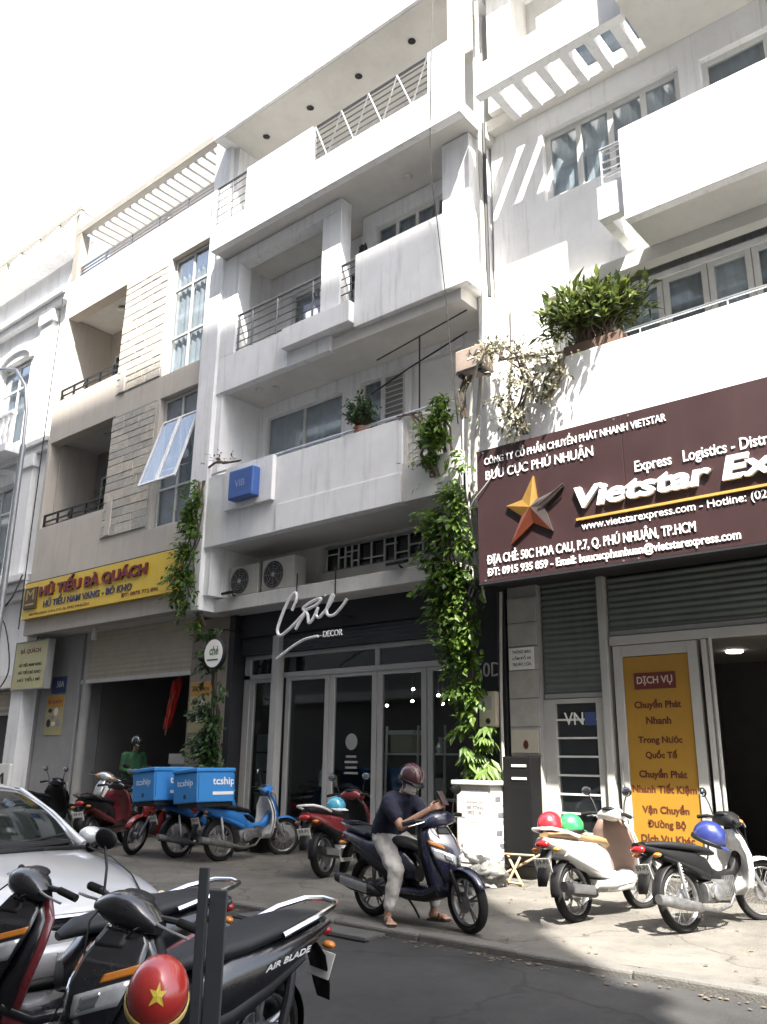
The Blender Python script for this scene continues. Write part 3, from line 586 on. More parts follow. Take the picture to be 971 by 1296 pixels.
dl = MB().box(-4.86, -4.74, 10.40, 10.47, 0.2, 2.92).box(-3.88, -3.76, 10.40, 10.47, 0.2, 2.92).box(-4.74, -3.88, 10.40, 10.47, 2.78, 2.92).box(-4.74, -3.88, 10.40, 10.47, 0.2, 0.45).build('door_leaf', CF, C, bevel=0.006)
MB().box(-4.74, -3.88, 10.44, 10.446, 0.45, 2.78).build('pane', SHOPGLASS, dl)
MB().tube([(-4.8, 10.39, 1.2), (-4.8, 10.35, 1.22), (-4.8, 10.35, 1.45), (-4.8, 10.39, 1.47)], 0.012, 8).build('handle', STEEL, dl, smooth=True)
MB().box(-3.70, -3.64, 10.38, 10.5, 0.2, 2.92).build('open_door_edge', CF, C, bevel=0.005)
MB().tube([(-3.60, 10.42, 0.2), (-3.60, 10.42, 3.05)], 0.022, 8).build('shutter_track', CF, C)
MB().box(-6.40, XR, 10.25, 14.5, 0.0, 0.18).build('plinth', PAVE, C, bevel=0.012)
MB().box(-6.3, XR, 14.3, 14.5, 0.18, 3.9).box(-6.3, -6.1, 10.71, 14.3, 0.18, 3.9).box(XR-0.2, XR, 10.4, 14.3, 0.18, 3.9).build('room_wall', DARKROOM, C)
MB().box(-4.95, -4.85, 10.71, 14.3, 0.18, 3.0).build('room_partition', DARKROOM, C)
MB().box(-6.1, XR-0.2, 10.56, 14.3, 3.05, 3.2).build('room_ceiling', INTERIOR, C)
cl_ = MB().lathe([(0.11, 0), (0.12, -0.02), (0.10, -0.03)], 16, Matrix.Translation((-4.05, 12.7, 3.045))).build('ceiling_lamp', mat('lamp_glow', (0.9, 0.9, 0.85), 0.5, emit=(1.0, 0.95, 0.85, 3.0)), C, smooth=True)

# ================================================================== BUILDING D (white classical, far left)
D = thing('townhouse', 'white classical villa with arches and balustrades at the far left', 'building', (-24, 10, 0))
dY = 9.95
MB().wall(-29, -19.4, 3.3, 14.6, dY, dY+0.3, [(-23.0, -21.2, 9.6, 12.2), (-23.0, -21.2, 5.9, 8.4), (-27, -24.6, 9.6, 12.2), (-27, -24.6, 5.9, 8.4)]).build('wall', WHITE, D, bevel=0.01)
MB().box(-29, -19.4, dY+0.7, 19, 3.3, 14.6).build('core_wall', WHITE, D)
MB().box(-29, -19.2, dY+0.301, 11.5, 0, 3.3).build('ground_wall', GREYPAINT, D)
for z0 in (5.9, 9.6):
    for a, b in ((-23.0, -21.2), (-27, -24.6)):
        window(D, a, b, z0, z0+2.5, dY+0.16, 2, 2, back=DARKCURT, frac=(0.7,))
        # arch over the opening
        xm = (a+b)/2; rad = (b-a)/2
        arc = [(xm+(rad+0.16)*math.cos(t), z0+2.45+(rad*0.45+0.16)*math.sin(t)) for t in [math.pi*k/14 for k in range(15)]]
        arc += [(xm+rad*math.cos(t), z0+2.45+rad*0.45*math.sin(t)) for t in [math.pi*k/14 for k in range(14, -1, -1)]]
        MB().xz(arc, dY-0.07, dY-0.001).build('arch_moulding', WHITE, D)
for zz, pr_, hh in ((13.3, 0.30, 0.16), (13.1, 0.2, 0.19), (14.5, 0.35, 0.2), (9.1, 0.22, 0.14), (8.9, 0.14, 0.19), (5.5, 0.35, 0.18), (5.3, 0.25, 0.19), (5.1, 0.15, 0.19)):
    MB().box(-29.05, -19.38, dY-pr_, dY-0.002, zz, zz+hh).build('cornice', WHITE, D, bevel=0.015)
for xx in (-20.6, -23.9, -27.6):
    MB().box(xx, xx+0.6, dY-0.14, dY-0.003, 5.7, 8.55).build('pilaster', WHITE, D, bevel=0.01)
    MB().box(xx, xx+0.6, dY-0.14, dY-0.003, 9.3, 12.7).build('pilaster', WHITE, D, bevel=0.01)
    for zc in (12.7, 8.55): MB().box(xx-0.08, xx+0.68, dY-0.2, dY-0.004, zc, zc+0.33).build('capital', WHITE, D, bevel=0.02)
bal = MB()
for z0, nm in ((5.7, 0), (9.25, 1)):
    rl_ = MB().box(-23.2, -20.7, dY-0.55, dY-0.40, z0+0.82, z0+0.92).box(-23.2, -20.7, dY-0.6, dY-0.003, z0-0.22, z0).build('balustrade', WHITE, D, bevel=0.01)
    for k in range(9):
        MB().lathe([(0.05, 0), (0.035, 0.06), (0.085, 0.25), (0.045, 0.5), (0.035, 0.6), (0.06, 0.7), (0.06, 0.82)], 10, Matrix.Translation((-23.05+0.28*k, dY-0.475, z0))).build('baluster', WHITE, rl_, smooth=True)
# roof terrace frame with curved brackets
rt = MB().box(-29, -19.7, dY+0.1, dY+0.22, 16.2, 16.34).box(-29, -19.7, dY+1.2, dY+1.3, 16.2, 16.34).build('roof_frame', PERG, D)
for k in range(8):
    xx = -19.8 - 1.1*k
    MB().box(xx-0.08, xx, dY+0.221, dY+1.199, 16.22, 16.32).build('frame_slat', PERG, rt)
    MB().tube([(xx, dY+0.16, 14.7), (xx-0.05, dY-0.15, 15.1), (xx-0.05, dY-0.1, 15.7), (xx, dY+0.16, 16.2)], 0.035, 6).build('frame_bracket', PERG, rt, smooth=True)
for xx in (-19.72, -24): MB().box(xx-0.16, xx, dY+0.105, dY+0.215, 14.7, 16.2).build('frame_post', PERG, rt)
# ground floor shutter and awning of D
MB().sheet([[(xx, dY+0.2+(0.02 if j % 2 else 0), 2.4+0.07*j) for xx in (-28, -19.75)] for j in range(9)]).build('roller_shutter', SHUTBOX, D)
MB().box(-19.74, -19.2, dY-0.05, dY+0.3, 0, 3.3).build('pillar', WHITE, D, bevel=0.01)
MB().box(-28, -19.75, dY+0.25, dY+0.298, 0.1, 2.4).build('shop_opening', DARKROOM, D)
MB().box(-29, -19.4, dY-0.1, dY+0.3, 3.0, 3.3).build('shop_lintel', WHITE_OLD, D)
# ================================================================== SIGNS
YELLOW = mat('sign_yellow', (0.72, 0.50, 0.045), 0.45, var=0.08, scale=2, streak=0.15)
REDLET = mat('red_lettering', (0.15, 0.010, 0.012), 0.5, var=0.1)
NAVYLET = mat('navy_lettering', (0.03, 0.035, 0.12), 0.5, var=0.1)
sg = thing('shop_sign', 'yellow noodle shop sign with red raised lettering across the beige townhouse', 'sign', (-16.2, 9.6, 4.5))
MB().box(-19.1, -13.2, 9.58, 9.698, 4.50, 5.34).build('board', YELLOW, sg, bevel=0.006)
MB().box(-19.12, -13.18, 9.60, 9.697, 5.341, 5.37).build('top_trim', DARKMETAL, sg)
text('HỦ TIẾU BÀ QUÁCH', REDLET, sg, w=4.15, h=0.40, x=-18.35, z=4.92, y=9.578, depth=0.035, bold=0.035)
text('HỦ TIẾU NAM VANG - BÒ KHO', NAVYLET, sg, w=3.45, h=0.23, x=-18.15, z=4.70, y=9.578, depth=0.012, bold=0.02)
text('60/10A HOA CAU, P.7, Q. PHÚ NHUẬN', REDLET, sg, w=2.5, h=0.085, x=-18.75, z=4.55, y=9.578, depth=0.004, bold=0.01)
text('ĐT: 0978 772 896', REDLET, sg, w=1.25, h=0.085, x=-15.05, z=4.58, y=9.578, depth=0.004, bold=0.01)
em = MB().box(-19.0, -18.45, 9.54, 9.579, 4.72, 5.22).build('emblem', mat('emblem_brown', (0.06, 0.035, 0.02), 0.5), sg, bevel=0.01)
text('M', mat('gold_ink', (0.45, 0.30, 0.06), 0.4, 0.3), em, name='emblem_mark', w=0.34, h=0.24, x=-18.9, z=4.93, y=9.539, depth=0.006)
MB().box(-18.92, -18.54, 9.533, 9.539, 4.80, 4.84).build('emblem_line', MATS['gold_ink'], em)
# hanging light box on the left of the noodle shop
hb = thing('light_box_sign', 'pale yellow menu light box hanging left of the noodle shop', 'sign', (-18.9, 9.95, 2.9))
MB().box(-19.65, -18.2, 9.84, 9.99, 2.95, 4.02).build('box', mat('pale_yellow_acrylic', (0.44, 0.42, 0.22), 0.5, var=0.12), hb, bevel=0.01)
MB().box(-19.67, -19.64, 9.83, 10.0, 2.93, 4.04).box(-18.21, -18.18, 9.83, 10.0, 2.93, 4.04).box(-19.64, -18.21, 9.83, 10.0, 2.93, 2.952).box(-19.64, -18.21, 9.83, 10.0, 4.018, 4.04).build('frame', GREYPAINT, hb)
for k, s_ in enumerate(('HỦ TIẾU NAM VANG', 'HỦ TIẾU BÒ KHO', 'HỦ TIẾU MÌ')): text(s_, BLACKINK, hb, w=1.0, h=0.11, x=-19.4, z=3.45-0.17*k, y=9.838, depth=0.003, bold=0.015)
text('BÀ QUÁCH', REDLET, hb, w=0.9, h=0.14, x=-19.4, z=3.74, y=9.838, depth=0.003, bold=0.02)
MB().tube([(-18.95, 9.92, 4.0), (-18.95, 10.0, 4.18)], 0.015, 6).build('hanger', DARKMETAL, hb)
# posters on the two pillars of A
def poster(x0, x1, z0, z1, label, y=10.298, fig=True):
    p = thing('poster', label, 'poster', ((x0+x1)/2, y, z0))
    MB().box(x0, x1, y-0.014, y, z0, z1).build('sheet', mat('poster_cream', (0.42, 0.37, 0.19), 0.6, var=0.1), p)
    MB().box(x0+0.01, x1-0.01, y-0.018, y-0.0142, z1-0.26, z1-0.01).build('heading_band', mat('poster_orange', (0.5, 0.26, 0.05), 0.6), p)
    text('BÀ QUÁCH', REDLET, p, w=(x1-x0)*0.8, h=0.11, x=x0+(x1-x0)*0.1, z=z1-0.19, y=y-0.0182, depth=0.002, bold=0.02)
    for k, (cx, cz) in enumerate(((0.25, 0.62), (0.6, 0.58), (0.4, 0.45), (0.22, 0.3), (0.5, 0.28), (0.78, 0.32))):
        xx = x0+(x1-x0)*cx; zz = z0+(z1-z0)*cz
        MB().lathe([(0.085, 0), (0.075, 0.012), (0.05, 0.014)], 14, Matrix.Translation((xx, y-0.0145, zz)) @ Matrix.Rotation(R(90), 4, 'X') @ Matrix.Diagonal((1, 0.6+0.5*(k % 2), 1, 1))).build('dish_picture', (BLACKINK, PAPERW, GREYPAINT)[k % 3], p)
    return p
poster(-18.75, -18.02, 1.93, 2.80, 'cream food poster on the grey pillar beside the blue number plate')
poster(-13.48, -12.86, 1.92, 2.86, 'cream food poster on the tan pillar beside the hanging vine')
bp = thing('number_plate', 'blue house number plate above the poster on grey pillar', 'number plate', (-18.3, 10.29, 2.85))
MB().box(-18.62, -18.02, 10.28, 10.299, 2.85, 3.22).build('plate', mat('enamel_blue', (0.04, 0.07, 0.17), 0.4), bp, bevel=0.004)
text('50A', WHITEINK, bp, w=0.3, h=0.14, x=-18.4, z=2.98, y=10.279, depth=0.002)
# oval sign in the vine
ov = thing('round_sign', 'round white hanging sign with green leaf motif beside the vine', 'sign', (-12.03, 9.66, 3.0))
MB().lathe([(0.27, -0.04), (0.28, -0.03), (0.28, 0.03), (0.27, 0.04)], 32, Matrix.Translation((-12.03, 9.66, 3.25)) @ Matrix.Rotation(R(90), 4, 'X')).build('rim', DARKMETAL, ov, smooth=True)
MB().lathe([(0.245, 0), (0.245, 0.008)], 32, Matrix.Translation((-12.03, 9.618, 3.25)) @ Matrix.Rotation(R(90), 4, 'X')).build('face', PAPERW, ov)
GREENPRINT = mat('green_print', (0.08, 0.16, 0.07), 0.6)
text('chè', GREENPRINT, ov, w=0.24, h=0.16, x=-12.13, z=3.22, y=9.608, depth=0.002, shear=0.2, bold=0.02)
MB().box(-12.19, -11.89, 9.606, 9.609, 3.12, 3.15).build('print_line', GREENPRINT, ov)
MB().tube([(-12.03, 9.66, 3.53), (-12.05, 9.8, 3.7), (-12.2, 10.4, 3.75)], 0.014, 6).build('bracket', DARKMETAL, ov)
# blue projecting box sign on B
bs = thing('box_sign', 'small blue square light box on the first floor white parapet', 'sign', (-11.2, 9.4, 5.9))
MB().box(-11.52, -10.87, 9.28, 9.469, 5.90, 6.45).build('box', mat('blue_acrylic', (0.05, 0.12, 0.36), 0.35, var=0.06), bs, bevel=0.03)
text('VIB', mat('pale_blue_ink', (0.25, 0.32, 0.5), 0.5), bs, w=0.26, h=0.13, x=-11.33, z=6.11, y=9.279, depth=0.003)
# decor shop script sign
ds = thing('script_sign', 'white handwritten decor shop sign hung over the dark shopfront', 'sign', (-10.2, 10.1, 3.2))
def px2(x, y):      # sign drawing units -> metres on the sign plane
    return ((-11.07 + (x-90)*0.00276)*0.966, 1.45 + (3.10 + (675-y)*0.00217 - (x-90)*0.00006 - 1.45)*0.966)
def stroke(pts, r, name='letter_stroke'):
    P = [Vector((px2(a, b)[0], 9.85, px2(a, b)[1])) for a, b in pts]
    out = []
    for i in range(len(P)-1):       # Catmull-Rom
        p0, p1, p2, p3 = P[max(i-1, 0)], P[i], P[i+1], P[min(i+2, len(P)-1)]
        for k in range(6):
            t = k/6; out.append(0.5*((2*p1)+(p2-p0)*t+(2*p0-5*p1+4*p2-p3)*t*t+(3*p1-p0-3*p2+p3)*t**3))
    out.append(P[-1])
    MB().tube(out, r, 8).build(name, WHITEINK, ds, smooth=True)
stroke([(230,275),(262,205),(268,150),(245,135),(205,175),(160,260),(125,350),(105,420),(118,462),(150,465),(200,435),(260,385),(320,330),(352,300)], 0.027)
stroke([(270,430),(310,365),(352,302),(330,270),(400,225),(470,205),(480,220),(440,255),(350,285)], 0.026)
stroke([(352,290),(375,330),(385,388),(420,360),(450,300),(460,275),(445,330),(470,355),(510,320)], 0.026)
stroke([(510,325),(560,260),(592,205),(580,190),(560,230),(535,300),(550,345),(600,345),(660,290),(700,235)], 0.026)
stroke([(516,184),(520,192)], 0.024)
stroke([(110,655),(180,610),(260,560),(360,515),(470,500)], 0.024, 'underline_stroke')
text('- DECOR', WHITEINK, ds, w=0.50, h=0.10, x=-9.64, z=3.36, y=9.85, depth=0.015)
for a in (262, 598):
    xx = px2(a, 0)[0]; MB().tube([(xx, 9.86, 4.5), (xx, 9.86, 3.95)], 0.012, 6).build('hanger', DARKMETAL, ds)
for a in (150, 420, 560):
    xx = px2(a, 0)[0]; MB().tube([(xx, 9.86, 3.75), (xx, 10.41, 3.75)], 0.006, 5).build('stand_off', DARKMETAL, ds)
hn = thing('house_number', 'small white house number letters on dark shop pier', 'number', (-6.75, 10.29, 2.6))
text('50D', mat('dull_white_letter', (0.45, 0.45, 0.45), 0.5), hn, w=0.42, h=0.20, x=-6.92, z=2.62, y=10.299, depth=0.01)
# courier sign
MAROON = mat('maroon_panel', (0.036, 0.0165, 0.0175), 0.45, var=0.14, scale=1.2, streak=0.3, streakcol=(0.07, 0.04, 0.04))
vs_ = thing('courier_sign', 'large maroon courier office sign with raised white lettering and star', 'sign', (-2.0, 9.4, 3.75))
for xa, xb in ((-6.2, -4.06), (-4.055, -1.9), (-1.895, 0.25), (0.255, 2.4)): MB().box(xa, xb, 9.34, 9.479, 3.75, 5.62).build('board', MAROON, vs_, bevel=0.004)
for xa in (-6.1, -4.15, -3.96, -1.98, -1.8):
    for za in (3.77, 5.58): MB().lathe([(0.014, 0), (0.012, 0.006)], 10, Matrix.Translation((xa, 9.3395, za)) @ Matrix.Rotation(R(90), 4, 'X')).build('screw_cap', STEEL, vs_)
MB().box(-6.2, 2.4, 9.335, 9.47, 3.722, 3.749).build('bottom_trim', DARKPAINT, vs_)
sy = 9.338
text('CÔNG TY CỔ PHẦN CHUYỂN PHÁT NHANH VIETSTAR', WHITEINK, vs_, w=2.58, h=0.155, x=-6.07, z=5.39, y=sy, depth=0.012, bold=0.006)
text('BƯU CỤC PHÚ NHUẬN', WHITEINK, vs_, w=1.6, h=0.215, x=-6.05, z=5.13, y=sy, depth=0.012, bold=0.004)
text('Express   Logistics - Distribution', WHITEINK, vs_, w=1.95, h=0.18, x=-3.92, z=4.79, y=sy, depth=0.012, bold=0.008)
text('Vietstar Express', WHITEINK, vs_, name='main_lettering', w=3.50, h=0.36, x=-4.72, z=4.42, y=sy, depth=0.05, shear=0.18, bold=0.03)
MB().box(-4.72, 0.9, sy-0.03, sy+0.002, 4.355, 4.385).build('gold_underline', mat('gold_strip', (0.60, 0.38, 0.10), 0.35, 0.3), vs_)
text('www.vietstarexpress.com - Hotline: (02', WHITEINK, vs_, w=2.2, h=0.13, x=-4.66, z=4.20, y=sy, depth=0.012)
text('ÐỊA CHỈ: 50C HOA CAU, P.7, Q. PHÚ NHUẬN, TP.HCM', WHITEINK, vs_, w=2.80, h=0.20, x=-6.06, z=3.95, y=sy, depth=0.012, bold=0.012)
text('ÐT: 0915 935 859 - Email: buucucphunhuan@vietstarexpress.com', WHITEINK, vs_, w=3.28, h=0.145, x=-6.06, z=3.79, y=sy, depth=0.012, bold=0.016)
# five pointed star, faceted, gold and red
GOLD = mat('star_gold', (0.27, 0.15, 0.03), 0.4, 0.3, var=0.15, scale=6); STARRED = mat('star_red', (0.17, 0.045, 0.022), 0.35, 0.3, var=0.2, scale=6); SILV = mat('star_silver', (0.11, 0.09, 0.085), 0.3, 0.6)
sp = [(-5.80, 4.92), (-5.57, 4.96), (-5.40, 5.26), (-5.36, 4.93), (-4.99, 5.03), (-5.26, 4.80), (-5.16, 4.47), (-5.42, 4.62), (-5.75, 4.38), (-5.58, 4.74)]
sp = [(-5.72+(a+5.80)*1.05, b-0.19) for a, b in sp]; cx, cz = -5.34, 4.64
def facet(idx, m, nm='star_facet'):
    mb = MB(); ctr = (cx, sy-0.085, cz)
    for i in idx:
        a, b = sp[i], sp[(i+1) % 10]
        mb.add([(a[0], sy-0.04, a[1]), (b[0], sy-0.04, b[1]), ctr, (a[0], sy-0.001, a[1]), (b[0], sy-0.001, b[1])], [(0,1,2), (3,4,1,0)])
    mb.build(nm, m, vs_)
facet((9, 0), GOLD); facet((1, 2), GOLD); facet((3, 4), SILV); facet((5,), SILV); facet((6, 7, 8), STARRED)
MB().tube([(-5.20, sy-0.09, 4.65), (-4.85, sy-0.07, 4.86)], 0.012, 6).build('star_rim', SILV, vs_)
# service poster in the door
sv = thing('service_poster', 'tall orange service list poster in the glass office door', 'poster', (-4.3, 10.43, 0.47))
MB().box(-4.735, -3.885, 10.425, 10.438, 0.47, 2.77).build('sheet', mat('poster_amber', (0.34, 0.185, 0.02), 0.5, var=0.08), sv)
MB().box(-4.60, -4.06, 10.414, 10.4245, 2.36, 2.56).build('title_panel', mat('title_maroon', (0.12, 0.02, 0.018), 0.5), sv, bevel=0.015)
text('DỊCH VỤ', mat('title_cream', (0.55, 0.45, 0.35), 0.5), sv, w=0.46, h=0.12, x=-4.56, z=2.40, y=10.4135, depth=0.003, bold=0.02)
BROWN = mat('brown_print', (0.10, 0.025, 0.012), 0.5)
for s_, z_, w_ in (('Chuyển Phát', 2.10, 0.60), ('Nhanh', 1.93, 0.32), ('Trong Nước', 1.68, 0.56), ('Quốc Tế', 1.51, 0.40), ('Chuyển Phát', 1.27, 0.60), ('Nhanh Tiết Kiệm', 1.10, 0.80), ('Vận Chuyển', 0.86, 0.58), ('Đường Bộ', 0.70, 0.47), ('Dịch Vụ Khác', 0.53, 0.66)):
    text(s_, BROWN, sv, w=w_, x=-4.32, z=z_, y=10.4245, depth=0.003, bold=0.03, align='C')
vn = thing('window_sticker', 'VN letters on the courier office striped side window', 'sticker', (-5.6, 10.41, 1.95))
text('VN', PAPERW, vn, w=0.28, h=0.16, x=-5.62, z=1.94, y=10.433, depth=0.002, bold=0.01)
MB().box(-5.32, -5.16, 10.428, 10.434, 1.93, 2.10).build('blue_sticker', mat('sticker_blue', (0.05, 0.08, 0.2), 0.5), vn)
# small notices on the tiled pillar
nb = thing('notice_board', 'white printed notice on the tiled courier pillar', 'notice', (-6.15, 10.31, 2.7))
MB().box(-6.36, -5.97, 10.296, 10.314, 2.69, 2.99).build('sheet', PAPERW, nb)
for k, s_ in enumerate(('THÔNG BÁO', 'CẤM ĐỖ XE', 'TRƯỚC CỬA')): text(s_, BLACKINK, nb, w=0.3, h=0.055, x=-6.31, z=2.91-0.085*k, y=10.2955, depth=0.001, bold=0.02)
n2 = thing('name_plate', 'cream plate with brown emblem above the black cabinet', 'plate', (-6.15, 10.31, 1.58))
MB().box(-6.37, -5.95, 10.30, 10.314, 1.58, 1.88).build('plate', mat('cream_plate', (0.5, 0.46, 0.38), 0.4), n2, bevel=0.004)
MB().lathe([(0.06, 0), (0.05, 0.008)], 12, Matrix.Translation((-6.14, 10.2995, 1.69)) @ Matrix.Rotation(R(90), 4, 'X') @ Matrix.Diagonal((0.7, 1, 1, 1))).build('emblem', BROWN, n2)
n3 = thing('meter_box', 'small beige electricity meter box beside the vine', 'meter box', (-6.62, 10.2, 1.95))
MB().box(-6.78, -6.5, 10.14, 10.299, 1.92, 2.40).build('box', mat('beige_plastic', (0.42, 0.38, 0.30), 0.5, var=0.1), n3, bevel=0.012)
MB().lathe([(0.04, 0), (0.035, 0.012)], 12, Matrix.Translation((-6.63, 10.139, 2.0)) @ Matrix.Rotation(R(90), 4, 'X')).build('lock', DARKMETAL, n3)
MB().box(-6.72, -6.56, 10.134, 10.1395, 2.15, 2.33).build('dial_window', GREYPAINT, n3)
bc = thing('black_cabinet', 'tall black steel cabinet against the courier office pillar', 'cabinet', (-6.1, 10.2, 0.18))
MB().box(-6.36, -5.93, 10.05, 10.313, 0.19, 1.53).build('body', mat('matt_black_steel', (0.008, 0.008, 0.0085), 0.7, spec=0.15), bc, bevel=0.01)
for zz in (1.40, 1.24): MB().box(-6.22, -6.0, 10.04, 10.0495, zz, zz+0.03).build('label_strip', PAPERW, bc)
MB().box(-6.33, -5.96, 10.043, 10.0495, 0.25, 1.15).build('door', MATS['matt_black_steel'], bc, bevel=0.004)

# ================================================================== AIR CONDITIONERS
ACW = mat('ac_casing', (0.50, 0.49, 0.45), 0.5, var=0.1, streak=0.3)
def ac(x, y, z, w, h, d, label, grp=None, m=None, fan=True):
    a = thing('air_conditioner', label, 'air conditioner', (x+w/2, y, z), grp)
    m = m or ACW
    MB().box(x, x+w, y, y+d, z+0.04, z+h).build('casing', m, a, bevel=0.02)
    for k in (0.15, 0.85): MB().box(x+w*k-0.03, x+w*k+0.03, y+0.02, y+d-0.02, z, z+0.041).build('foot', DARKMETAL, a)
    if not fan:
        MB().box(x+w*.45, x+w*.72, y-.006, y, z+h*.52, z+h*.58).build('badge', PAPERW, a); MB().box(x+w*.06, x+w*.94, y-.004, y, z+h*.14, z+h*.2).build('vent', DARKMETAL, a); return a
    cx_, cz_ = x+w*0.38, z+h*0.52; r_ = h*0.40
    MB().lathe([(r_, 0), (r_, 0.01), (r_*0.94, 0.012)], 28, Matrix.Translation((cx_, y-0.001, cz_)) @ Matrix.Rotation(R(90), 4, 'X')).build('fan_well', DARKMETAL, a)
    g = MB()
    for q in (0.25, 0.45, 0.65, 0.85, 1.0):
        g.tube([(cx_+r_*q*math.cos(t), y-0.018, cz_+r_*q*math.sin(t)) for t in [2*math.pi*k/20 for k in range(21)]], 0.004, 4)
    for k in range(8):
        t = math.pi*k/4; g.tube([(cx_, y-0.02, cz_), (cx_+r_*math.cos(t), y-0.02, cz_+r_*math.sin(t))], 0.004, 4)
    g.build('fan_grille', GREYPAINT, a)
    MB().lathe([(0.04, 0), (0.035, 0.012)], 12, Matrix.Translation((cx_, y-0.014, cz_)) @ Matrix.Rotation(R(90), 4, 'X')).build('fan_badge', ACW, a)
    return a
ac(-11.35, 10.05, 4.30, 0.82, 0.62, 0.32, 'grey air conditioner unit on the shop ledge nearer the iron grille')
ac(-12.25, 10.05, 4.30, 0.80, 0.60, 0.32, 'grey air conditioner unit on the shop ledge at its far end')
ac(-6.62, 9.44, 6.92, 0.50, 0.42, 0.30, 'brown faced air conditioner on the white wall above the maroon sign', m=mat('faded_brown_casing', (0.30, 0.24, 0.20), 0.6, var=0.15), fan=False)
fl = thing('floodlight', 'small black floodlight clamped on the white ledge by the vine', 'floodlight', (-8.0, 9.85, 4.3))
MB().obox(Matrix.Translation((-8.0, 9.80, 4.37)) @ Matrix.Rotation(R(20), 4, 'X'), 0.34, 0.16, 0.05).build('lamp_head', DARKMETAL, fl, bevel=0.01)
MB().tube([(-8.0, 9.85, 4.34), (-8.0, 9.95, 4.30)], 0.015, 6).build('bracket', DARKMETAL, fl)
fl2 = thing('floodlight', 'small black floodlight clamped on the white ledge below the air conditioners', 'floodlight', (-11.9, 9.85, 4.3))
MB().obox(Matrix.Translation((-11.9, 9.80, 4.36)) @ Matrix.Rotation(R(20), 4, 'X'), 0.34, 0.16, 0.05).build('lamp_head', DARKMETAL, fl2, bevel=0.01)
MB().tube([(-11.9, 9.85, 4.33), (-11.9, 9.95, 4.30)], 0.015, 6).build('bracket', DARKMETAL, fl2)

# ================================================================== CABLES AND PIPES
CABLE = mat('grey_cable', (0.42, 0.41, 0.38), 0.6, var=0.15); BCABLE = mat('black_cable', (0.03, 0.03, 0.03), 0.6)
def cable(pts, r, m, label, n=6):
    P = [Vector(p) for p in pts]; out = []
    for i in range(len(P)-1):
        p0, p1, p2, p3 = P[max(i-1, 0)], P[i], P[i+1], P[min(i+2, len(P)-1)]
        for k in range(6):
            t = k/6; out.append(0.5*((2*p1)+(p2-p0)*t+(2*p0-5*p1+4*p2-p3)*t*t+(3*p1-p0-3*p2+p3)*t**3))
    out.append(P[-1])
    return tag(MB().tube(out, r, n).build('cable', m, smooth=True, origin=pts[0]), label, 'cable')
cable([(-6.75, 9.12, 14.05), (-6.80, 9.12, 12.0), (-6.95, 9.3, 10.8), (-6.92, 9.45, 9.6), (-6.80, 9.48, 8.3), (-6.72, 9.5, 7.2), (-6.62, 9.5, 6.2)], 0.008, BCABLE, 'thin black cable dangling down the white balconies into the vine')
cable([(-6.30, 9.75, 14.0), (-6.31, 9.78, 11.2), (-6.30, 9.80, 9.0), (-6.34, 9.80, 7.6), (-6.42, 9.78, 6.6), (-6.47, 9.70, 5.4), (-6.40, 9.62, 4.9)], 0.038, CABLE, 'thick pale conduit running down the corner between two white houses')
cable([(-6.24, 9.80, 11.5), (-6.24, 9.82, 9.2), (-6.22, 9.82, 8.3)], 0.03, BCABLE, 'dark downpipe stub on the shaded white corner')
cable([(-6.1, 9.38, 7.05), (-6.25, 9.45, 6.95), (-6.45, 9.6, 6.5), (-6.52, 9.62, 5.6), (-6.42, 9.6, 4.8)], 0.022, CABLE, 'pale hose looping from the wall air conditioner down the corner')
cable([(-6.48, 9.66, 6.4), (-6.58, 9.64, 5.5), (-6.50, 9.62, 4.7), (-6.48, 9.9, 3.6)], 0.016, CABLE, 'slim grey cable bundled behind the maroon sign edge')
cable([(-6.44, 10.25, 3.8), (-6.46, 10.22, 2.4), (-6.44, 10.2, 1.2), (-6.42, 10.18, 0.02)], 0.022, CABLE, 'pale vertical pipe beside the black cabinet')
cable([(-6.49, 10.25, 3.8), (-6.50, 10.24, 2.0), (-6.48, 10.2, 0.02)], 0.018, BCABLE, 'black vertical pipe beside the meter box')
cable([(-5.7, 9.40, 5.64), (-5.95, 9.32, 5.2), (-6.25, 9.31, 4.9), (-6.4, 9.4, 4.75)], 0.008, CABLE, 'thin wire drooping across the corner of the maroon sign')
cable([(-19.22, 9.62, 13.0), (-19.2, 9.6, 10.0), (-19.22, 9.6, 7.0), (-19.2, 9.6, 4.3)], 0.016, BCABLE, 'black wire running down the edge of the beige townhouse')
cable([(-19.9, 9.2, 4.7), (-19.3, 9.3, 4.4), (-19.2, 9.5, 3.4), (-19.6, 9.5, 2.9)], 0.015, BCABLE, 'black wire looping by the menu light box')
cable([(-26, 9.3, 4.7), (-22, 9.0, 4.45), (-19.6, 9.3, 4.75), (-19.25, 9.55, 5.6)], 0.02, BCABLE, 'black overhead wire sagging along the far villa')
cable([(-5.85, 9.83, 8.0), (-5.86, 9.80, 6.9), (-5.87, 9.6, 5.66)], 0.02, CABLE, 'grey rod standing behind the balcony creeper')

